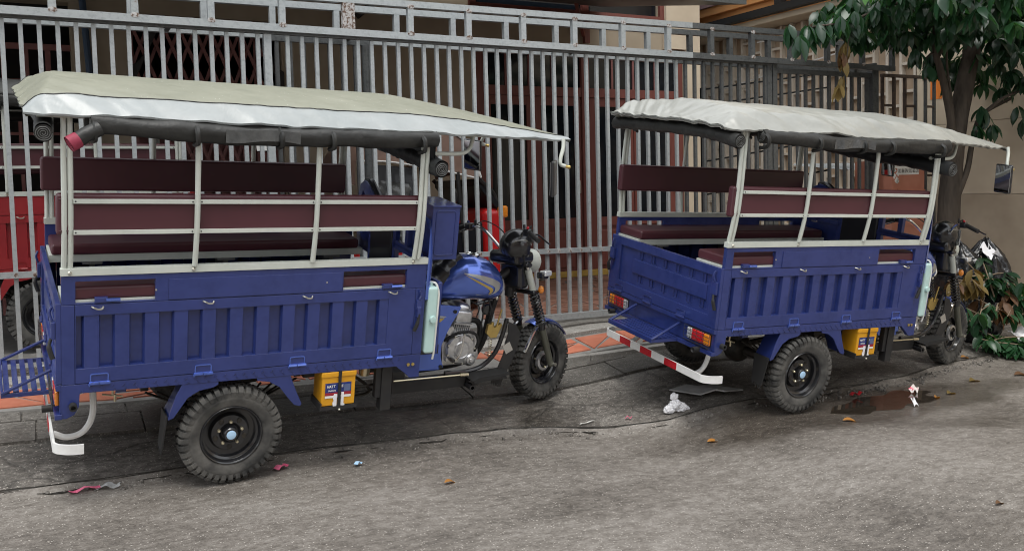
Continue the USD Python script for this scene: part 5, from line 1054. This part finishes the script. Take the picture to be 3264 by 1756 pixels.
trunk = sag([(8.40, 6.3, -1.72), (8.43, 6.3, -1.1), (8.456, 6.3, -.612), (8.485, 6.3, -.11), (8.577, 6.3, .515), (8.67, 6.3, .85), (8.827, 6.3, 1.356), (9.0, 6.28, 1.83), (9.10, 6.2, 2.4), (9.05, 6.1, 3.1)], 7)
rr_ = np.interp(np.arange(len(trunk)), [0, 7, 21, 28, 40, len(trunk) - 1], [.155, .122, .108, .100, .088, .05])
def barky(pts, r, n=18, amp=.06, sd=1):
    mb = MB().tube(pts, r, n); v = mb.v[0]; c = np.repeat(np.asarray(pts), n, 0); d = v - c
    mb.v[0] = c + d * (1 + amp * 2 * (meshkit.fbm(v * [9, 9, 3.5], 3, sd) - .5))[:, None] * 1.0; return mb
tk_ = tree.part('trunk', barky(trunk, rr_), 'bark', smooth=60)
brs = [([(8.50, 6.28, .28), (8.44, 6.26, .62), (8.319, 6.25, .979), (8.20, 6.22, 1.18), (8.12, 6.2, 1.30), (8.05, 6.15, 1.55), (7.95, 6.05, 2.0), (7.8, 5.9, 2.6)], .044), ([(8.15, 6.21, 1.26), (8.28, 6.2, 1.42), (8.42, 6.15, 1.62), (8.55, 6.1, 2.0)], .036), ([(8.56, 6.3, .55), (8.50, 6.3, .85), (8.434, 6.3, 1.173), (8.36, 6.25, 1.42)], .018), ([(8.46, 6.24, -.25), (8.55, 6.2, -.02), (8.632, 6.2, .135), (8.713, 6.2, .426), (8.853, 6.2, .678), (9.249, 6.15, .854)], .038),
       ([(8.72, 6.2, .43), (8.62, 6.1, .50), (8.50, 6.0, .49)], .014), ([(8.85, 6.2, .678), (9.0, 6.05, .85), (9.3, 5.95, .95)], .022), ([(8.05, 6.15, 1.55), (7.6, 6.1, 1.72), (7.2, 6.05, 1.66), (6.75, 6.05, 1.50), (6.2, 6.0, 1.40)], .020), ([(7.95, 6.05, 2.0), (7.3, 5.8, 2.15), (6.6, 5.7, 2.0)], .022), ([(8.9, 6.29, 1.56), (9.2, 6.0, 1.75), (9.35, 5.6, 1.8)], .03), ([(9.05, 6.25, 2.1), (8.5, 5.8, 2.4), (8.2, 5.4, 2.5)], .03), ([(6.75, 6.05, 1.50), (6.72, 6.06, 1.25), (6.69, 6.08, .95)], .007), ([(8.12, 6.2, 1.3), (8.0, 6.2, 1.25), (7.9, 6.18, 1.12)], .010)]
for pts, r in brs:
    p = sag(pts, 6); tree.part('branch', barky(p, np.linspace(r, r * .45, len(p)), 10, .05, 3), 'bark', tk_, smooth=60)
rl_ = random.Random(12); leaves = []
def add(c, n, L, droop, m): leaves.extend([(v, f, l, m) for v, f, l in whorl(rl_, c, n, L, droop)])
def pick():
    k_ = rl_.random(); return 'leafmid' if k_ < .24 else 'leaf'
for i in range(330):                                             # the crown
    x = rl_.uniform(6.9, 9.42); y = rl_.uniform(5.3, 6.9); lo_ = np.interp(x, [6.9, 7.6, 8.1, 8.45, 8.9, 9.4], [1.66, 1.46, 1.42, 1.55, 1.16, .98]); z = lo_ + abs(rl_.gauss(0, .36))
    add((x, y, z), rl_.randint(5, 8), .205, .75, pick())
for a, b, n_ in (((5.95, 6.0, 1.34), (7.3, 6.05, 1.66), 16), ((7.3, 5.8, 1.9), (6.5, 5.7, 1.95), 9)):
    for i in range(n_):
        t_ = i / (n_ - 1); add(np.array(a) * (1 - t_) + np.array(b) * t_ + np.array([rl_.uniform(-.05, .05), rl_.uniform(-.1, .1), rl_.uniform(-.06, .05)]), 7, .20, 1.0, 'leaf')
for c in ((6.74, 6.1, 1.46), (7.66, 6.1, 1.62), (7.55, 6.1, 1.70), (7.30, 6.1, 1.72), (7.9, 6.0, 1.66)): add(c, 7, .19, .7, 'leafmid')
for c in ((7.72, 6.05, 1.68), (6.98, 6.05, 1.82)): add(c, 4, .17, 1.0, 'leafbright')
for c in ((6.72, 6.1, 1.30), (6.68, 6.1, 1.22), (6.70, 6.1, 1.14), (6.69, 6.1, .98), (6.66, 6.1, .90)): add(c, 4, .17, 1.35, 'leafdry' if rl_.random() < .6 else 'leafbrown')
for c in ((8.75, 6.1, .68), (8.80, 6.05, .56), (8.62, 6.1, .55), (8.70, 6.1, .74), (9.25, 6.0, .62), (9.15, 6.0, .75), (9.3, 5.9, .45), (7.80, 6.18, 1.30), (7.9, 6.1, 1.15), (8.95, 6.1, 1.22), (9.1, 6.05, 1.12), (9.25, 6.0, 1.05), (9.3, 5.8, 1.2), (9.05, 6.0, 1.35), (8.8, 6.0, 1.42), (9.2, 5.8, .95)): add(c, rl_.randint(6, 8), .20, 1.0, 'leaf')
# the largest in view stay single leaves, the rest is one crown mass per tone
dep = lambda v: (v.mean(0) @ RC)[2]
def inview(v):
    c = v.mean(0) @ RC; return abs(c[0] / c[2]) < .57 and -.285 < c[1] / c[2]
order = sorted(range(len(leaves)), key=lambda i: (not inview(leaves[i][0]), -leaves[i][2] / dep(leaves[i][0])))
for i in order[:290]: v, f, l, m = leaves[i]; tree.part('leaf', MB().add(v, f), m, smooth=True)
rest = {}
for i in order[290:]: v, f, l, m = leaves[i]; rest.setdefault(m, MB()).add(v, f)
cr = None
for m, mb in rest.items(): cr_ = tree.part('crown', mb, m, cr, smooth=True, kind='stuff'); cr = cr or cr_

# ------------------------------------------------------------------ rubbish at the foot of the tree
def bagmesh(c, r, h, sd, tie=True):
    m_ = trimesh.creation.icosphere(4, 1.0); v = np.array(m_.vertices); th = np.arctan2(v[:, 1], v[:, 0]); z = v[:, 2]
    fold = 1 + .10 * np.sin(th * 9 + 3 * meshkit.noise(v * 3, sd)) * np.clip(z, 0, 1) ** .5 + .28 * (meshkit.fbm(v * 2.2, 4, sd) - .5) + .10 * (meshkit.fbm(v * 7, 3, sd + 3) - .5)
    v = v * fold[:, None] * [r, r, h]; v[:, 2] = np.maximum(v[:, 2], -h * .62); top_ = np.clip((v[:, 2] / h - .72) / .3, 0, 1); v[:, :2] *= (1 - .55 * top_)[:, None]; v[:, 2] += top_ * .06
    return MB().add(v + c, m_.faces)
single('rubbish_bag', bagmesh(np.array([8.22, 6.02, -.98]), .23, .30, 3), 'bag', 'shiny black rubbish bag leaning nearest the tree trunk', 'rubbish bag', smooth=60)
single('rubbish_bag', bagmesh(np.array([8.60, 5.98, -1.03]), .25, .34, 8), 'bag', 'black rubbish bag with white paper on top nearest the wall', 'rubbish bag', smooth=60)
single('rubbish_bag', bagmesh(np.array([8.35, 5.98, -1.40]), .34, .34, 12), 'bag', 'large black rubbish bag buried under the cut branches', 'rubbish bag', smooth=60)
def crumple(c, sx, sy, sd, hgt=.05, n=12, tilt=0.):
    u = np.linspace(-1, 1, n); X, Y = np.meshgrid(u, u, indexing='ij'); Z = hgt * 2 * (meshkit.fbm(np.stack([X * 1.7 + sd, Y * 1.7, 0 * X], -1), 3, sd) - .4) + hgt * .6 * np.sin(X * 4 + sd) * Y
    X2 = X * sx * (1 + .2 * np.sin(Y * 2 + sd)); Y2 = Y * sy * (1 + .2 * np.cos(X * 2.5 + sd)); P = np.stack([X2, Y2 * math.cos(tilt) - 0 * Z, Z + Y2 * math.sin(tilt)], -1) + np.asarray(c); return MB().grid(P).grid(P[:, ::-1] - [0, 0, .0012])
single('paper_sheet', crumple((8.50, 5.86, -.74), .09, .07, 3, .05, tilt=.7), 'paper', 'crumpled white paper lying on top of a black rubbish bag', 'paper')
single('paper_sheet', crumple((8.50, 5.50, -1.55), .13, .09, 5, .04, tilt=.5), 'paper', 'white paper sheet lying among green leaves by the wall', 'paper')
for nm_, c0, n_, mm_, lab, sd in (('cut_branch', (8.02, 5.72, -1.0), 8, 'leafdry', 'cut branch with withered yellow leaves hanging over the rubbish bags', 1), ('cut_branch', (8.30, 5.62, -1.28), 9, 'leafbrown', 'cut branch with brown leaves in the middle of the rubbish heap', 2), ('cut_branch', (7.95, 5.60, -1.30), 8, 'leafmid', 'cut branch with broad green leaves beside the front wheel', 3), ('cut_branch', (8.62, 5.70, -1.12), 8, 'leaf', 'cut branch with dark green leaves below the black bags', 4), ('cut_branch', (8.75, 5.50, -1.42), 10, 'leaf', 'bare grey twigs with few leaves sprawling towards the wall', 5), ('cut_branch', (8.10, 5.50, -1.58), 12, 'leafmid', 'cut branch with green leaves lying flat on the ground at the kerb', 6), ('cut_branch', (8.40, 5.36, -1.64), 12, 'leafmid', 'green leafy twig spreading onto the street at the picture edge', 7),
    ('cut_branch', (8.30, 5.72, -1.02), 10, 'leaf', 'dark leafy branch lying against the front of the rubbish bags', 8), ('cut_branch', (8.55, 5.58, -1.26), 11, 'leafmid', 'branch of mixed green leaves between the paper sheet and the bags', 9), ('cut_branch', (8.85, 5.62, -1.15), 10, 'leafmid', 'leafy branch leaning on the foot of the beige wall', 10)):
    rg_ = random.Random(sd * 7); n_ = int(n_ * 1.7); th_ = T(nm_, lab, 'branch', c0); c0 = np.array(c0)
    dirs = [np.array([rg_.uniform(-.35, .38), rg_.uniform(-.15, .2), rg_.uniform(-.10, .26)]) for _ in range(4)]
    tw = MB()
    for d_ in dirs:
        a_ = c0 - d_ * .6; b_ = c0 + d_; mid_ = (a_ + b_) / 2 + [rg_.uniform(-.05, .05), 0, rg_.uniform(0, .07)]
        for q_ in (a_, mid_, b_): q_[2] = max(q_[2], gzf(q_[0], q_[1]) + .02)
        tw.tube(sag([a_, mid_, b_], 5), np.linspace(.009, .004, 11), 6)
    sk_ = th_.part('twig', tw, 'twig')
    for i in range(n_):
        d_ = dirs[i % 4]; c_ = c0 + d_ * rg_.uniform(-.3, 1.0); c_[2] = max(c_[2], gzf(c_[0], c_[1]) + .04)
        for v, f, l in whorl(rg_, c_, 4 if sd != 5 else 2, .17, .5 if sd > 5 else .9):
            low = v[:, 2] - gz(v[:, 0], v[:, 1]); v = v + [0, 0, max(0, .01 - low.min())]
            th_.part('leaf', MB().add(v, f), mm_ if rg_.random() < .8 else ('leaf' if sd > 2 else 'leafbrown'), smooth=True)
# litter on the street
def flat_leaf(c, L, az, m, lab, nm='fallen_leaf', cat='leaf'):
    L = L * .8
    v, f = leaf_shape(L, L * .2, .9, .5, 6); v = placed(v, az, .12, .2, np.array([c[0], c[1], gzf(*c) + .012])); single(nm, MB().add(v, f), m, lab, cat, smooth=True)
flat_leaf((4.93, 4.50), .17, -.35, 'leaforange', 'orange fallen leaf on the wet street right of the rear wheel')
flat_leaf((6.16, 4.70), .14, .3, 'leaforange', 'small orange leaf at the right end of the puddle')
flat_leaf((6.36, 4.74), .20, .2, 'leafdry', 'curled pale brown leaf touching the orange one by the puddle')
flat_leaf((6.90, 4.93), .24, .1, 'leafdry', 'long yellow dry leaf on the street beyond the puddle')
flat_leaf((7.50, 4.93), .26, -.2, 'leafbrown', 'dark brown leaf at the right edge of the picture')
flat_leaf((7.50, 5.45), .16, -.1, 'leaforange', 'orange leaf just in front of the far front wheel')
flat_leaf((3.88, 4.70), .16, -.1, 'leaforange', 'yellowish leaf on the grey street in the lower right half')
flat_leaf((1.95, 4.66), .12, .3, 'leaforange', 'orange leaf on the street in the lower middle of the picture')
flat_leaf((4.33, 2.94), .11, .1, 'leafbrown', 'dark leaf scrap nearest the camera at the bottom right')
def strip(c, L, w, az, m, nm, lab, cat, hgt=.008, sd=1):
    n = 9; t_ = np.linspace(-.5, .5, n); P = np.stack([np.stack([t_ * L, 0 * t_ + s_ * w, 0 * t_], 1) for s_ in (-.5, 0, .5)], 1); P[..., 2] = hgt * (1 + np.sin(P[..., 0] / L * 9 + sd)) + .004 + hgt * (meshkit.noise(P * 60 + sd, sd))
    ca, sa = math.cos(az), math.sin(az); Q = P.copy(); Q[..., 0] = P[..., 0] * ca - P[..., 1] * sa + c[0]; Q[..., 1] = P[..., 0] * sa + P[..., 1] * ca + c[1]; Q[..., 2] += gzf(*c) + .006
    single(nm, MB().grid(Q[:, ::-1]).grid(Q - [0, 0, .0012]), m, lab, cat, smooth=50)
strip((.126, 5.30), .155, .035, .12, 'pinkplastic', 'plastic_strip', 'flat pink plastic strip on the street below the rear step', 'litter')
strip((1.163, 5.26), .085, .05, .5, 'pinkplastic', 'plastic_strip', 'short pink plastic piece right of the big rear wheel', 'litter', sd=2)
strip((3.64, 5.27), .05, .02, -.5, 'pinkplastic', 'plastic_strip', 'tiny pink scrap in the gutter between both tuktuks', 'litter', sd=3)
strip((5.59, 4.965), .10, .04, -.2, 'stripe', 'sweet_wrapper', 'red wrapper floating in the puddle', 'litter', .012, 4)
strip((3.33, 5.335), .14, .012, .25, 'labelwhite', 'drinking_straw', 'white straw lying in the gutter right of the other one', 'straw', .002, 5)
strip((2.99, 5.338), .12, .012, .3, 'labelwhite', 'drinking_straw', 'white straw lying in the gutter left of the other one', 'straw', .002, 6)
strip((8.05, 5.54), .10, .04, -.1, 'labelblue', 'sweet_wrapper', 'blue wrapper among the green leaves by the wall', 'litter', .01, 7)
strip((1.60, 5.16), .05, .03, .5, 'capblue', 'sweet_wrapper', 'small pale blue scrap on the street under the front of the near tuktuk', 'litter', .008, 8)
single('paper_cone', crumple((6.154, 4.885, gzf(6.154, 4.885) + .028), .045, .024, 7, .03, 10, .6), 'pinkpaper', 'folded pale paper standing at the back of the puddle', 'litter')
single('paper_scrap', crumple((5.82, 4.62, gzf(5.82, 4.62) + .028), .022, .026, 4, .02, 8, .9), 'paper', 'small white scrap standing upright at the near side of the puddle', 'litter')
ts_ = MB(); 
for i, (dx, dy, dz, r_) in enumerate(((0, 0, .05, .055), (.05, -.01, .025, .05), (-.055, 0, .02, .045), (.0, .01, .11, .035), (.10, .0, .012, .03))):
    m_ = trimesh.creation.icosphere(4, 1.0); v = np.array(m_.vertices); v = v * (1 + .8 * (meshkit.fbm(v * 2.2 + i, 3, i) - .5) - .55 * np.abs(meshkit.fbm(v * 4 + 9 + i, 3, i + 5) - .5))[:, None] * r_ * [.95, .7, .75]; v[:, 2] = np.maximum(v[:, 2] + dz, .002); ts_.add(v + [4.0 + dx, 5.20 + dy, gzf(4.0, 5.2)], m_.faces)
single('crumpled_bag', ts_, 'paper', 'crumpled white plastic bag on the gutter between both tuktuks', 'plastic bag', smooth=70)
bgm = crumple((.24, 5.335, gzf(.24, 5.335) + .012), .075, .05, 6, .018, 12); single('clear_cup_lid', bgm, 'clearcup', 'crushed clear plastic cup beside the pink strip', 'litter', smooth=60)
fp_ = MB()
for dx, w_, tl_ in ((-.10, .17, .12), (.085, .18, -.06)):
    m_ = MB().rbox(-w_ / 2, w_ / 2, -.13, .13, 0, .012, .005, 8); m_.move(lambda v, dx=dx, tl_=tl_: np.stack([v[:, 0] * math.cos(tl_) + 4.40 + dx + v[:, 1] * -.35, v[:, 1] + 5.33 - dx * .35, v[:, 2] + v[:, 0] * math.sin(tl_) + gzf(4.40, 5.33) + .030], 1)); v_, f_ = m_.V(); fp_.add(v_, f_)
single('broken_flap', fp_, 'greyplastic', 'broken grey plastic flap lying behind the far rear wheel', 'litter')

# ------------------------------------------------------------------ houses across the street, behind the photographer
for i, (xa, xb, hh, dep_, mm_, lab) in enumerate(((-16, -4.2, 6.6, -9.5, 'plasterwarm', 'pale plastered shophouse across the street to the left'), (-4.0, 5.8, 7.8, -9.0, 'plaster', 'brown plastered shophouse directly across the street'), (12.0, 24, 4.6, -12.0, 'pink', 'pink shophouse across the street far to the right'))):
    fh = T('shophouse', lab, 'house', ((xa + xb) / 2, dep_, -1.7)); wl = sbox(xa, -1.75, xb, hh); op = []
    n_ = int((xb - xa) / 3.2)
    for k in range(n_):
        xc = xa + (k + .5) * (xb - xa) / n_
        for z0, z1, w_ in ((-1.74, 1.1, 2.2), (2.3, 4.1, 1.5)): op.append((xc - w_ / 2, z0, xc + w_ / 2, z1)); wl = wl.difference(sbox(*op[-1]))
    fh.part('wall', MB().prism(wl, 'y', dep_ - .3, dep_), mm_)
    fh.part('roof_slab', MB().box(xa, xb, dep_ - 6, dep_ + .9, hh + .01, hh + .2), 'kerb'); fh.part('awning', MB().box(xa, xb, dep_ + .01, dep_ + 1.3, 1.5, 1.58), 'tarpgrey')
    for a in op: fh.part('shutter' if a[1] < 0 else 'window', MB().box(a[0], a[2], dep_ - .2, dep_ - .15, a[1], a[3]), 'darkred' if a[1] < 0 else 'glass')

# ------------------------------------------------------------------ the two blue tuktuks
P1 = (np.array([[.99824428, -.04405122, .03959601], [.05045644, .98256914, -.17891905], [-.03102422, .18060279, .9830667]]), np.array([-.01274419, 5.74101441, -1.44078758]))
P2 = (np.array([[.99922707, .00703778, .03867465], [-.00126355, .98908485, -.14734163], [-.03928947, .14717888, .98832925]]), np.array([3.94291685, 5.42219714, -1.51951996]))
G = 'blue cargo tuktuks parked at the kerb'
make_tuktuk('tuktuk', 'near blue cargo tuktuk with silver canopy edge and blue toolbox', P1, 'blue', 'pearl', G, 'crisp', 'tarp', 'skirt', .32, .72, True, True, 5)
make_tuktuk('tuktuk', 'far blue cargo tuktuk with beige canopy parked ahead by the tree', P2, 'blue', 'pearl', G, 'smooth', 'tarp2', 'tarp2', .22, -.05, False, False, 17)
# helmets hanging over the instruments
def helmet(pose, c, lab, visor):
    Rm, o = pose; loc = Rm @ np.array(c) + o; th_ = T('helmet', lab, 'helmet', loc)
    tf = lambda v: v @ Rm.T + loc
    m_ = trimesh.creation.icosphere(4, 1.0); v = np.array(m_.vertices) * [.128, .112, .118]; keep = np.array([not ((v[f, 2].mean() < -.062) or (v[f, 0].mean() > .05 and -.06 < v[f, 2].mean() < .035)) for f in m_.faces])
    sh_ = th_.part('shell', MB().add(tf(v), m_.faces[keep]).add(tf(v * .93), m_.faces[keep][:, ::-1]), 'blackpaint', smooth=60)
    for s in (-1, 1): th_.part('decal', MB().tube(tf(np.array([(.128 * math.cos(a) * .75 - .02, s * .112 * math.sqrt(max(.05, 1 - (.75 * math.cos(a)) ** 2 - (.5 * math.sin(a)) ** 2)) * 1.01, .118 * .5 * math.sin(a)) for a in np.linspace(.3, 2.2, 14)])), .0045, 5), 'decal', sh_)
    th_.part('strap', MB().tube(tf(sag([(.0, -.105, -.05), (.02, -.09, -.12), (.03, 0, -.16), (.02, .09, -.12), (0, .105, -.05)], 5)), .007, 6), 'rubber', sh_)
    if visor: th_.part('visor', MB().grid(np.array([tf(np.array([(.135 * math.cos(a) + .01, .12 * math.sin(a), z) for z in np.linspace(-.09, .05, 6)])) for a in np.linspace(-1.1, 1.1, 14)])), 'clearlens', sh_, smooth=60)
helmet(P1, (2.90, -.10, 1.19), 'black helmet with grey swirls hung on the near handlebar', False)
helmet(P2, (2.93, -.05, 1.19), 'black helmet with a clear visor hung on the far handlebar', True)
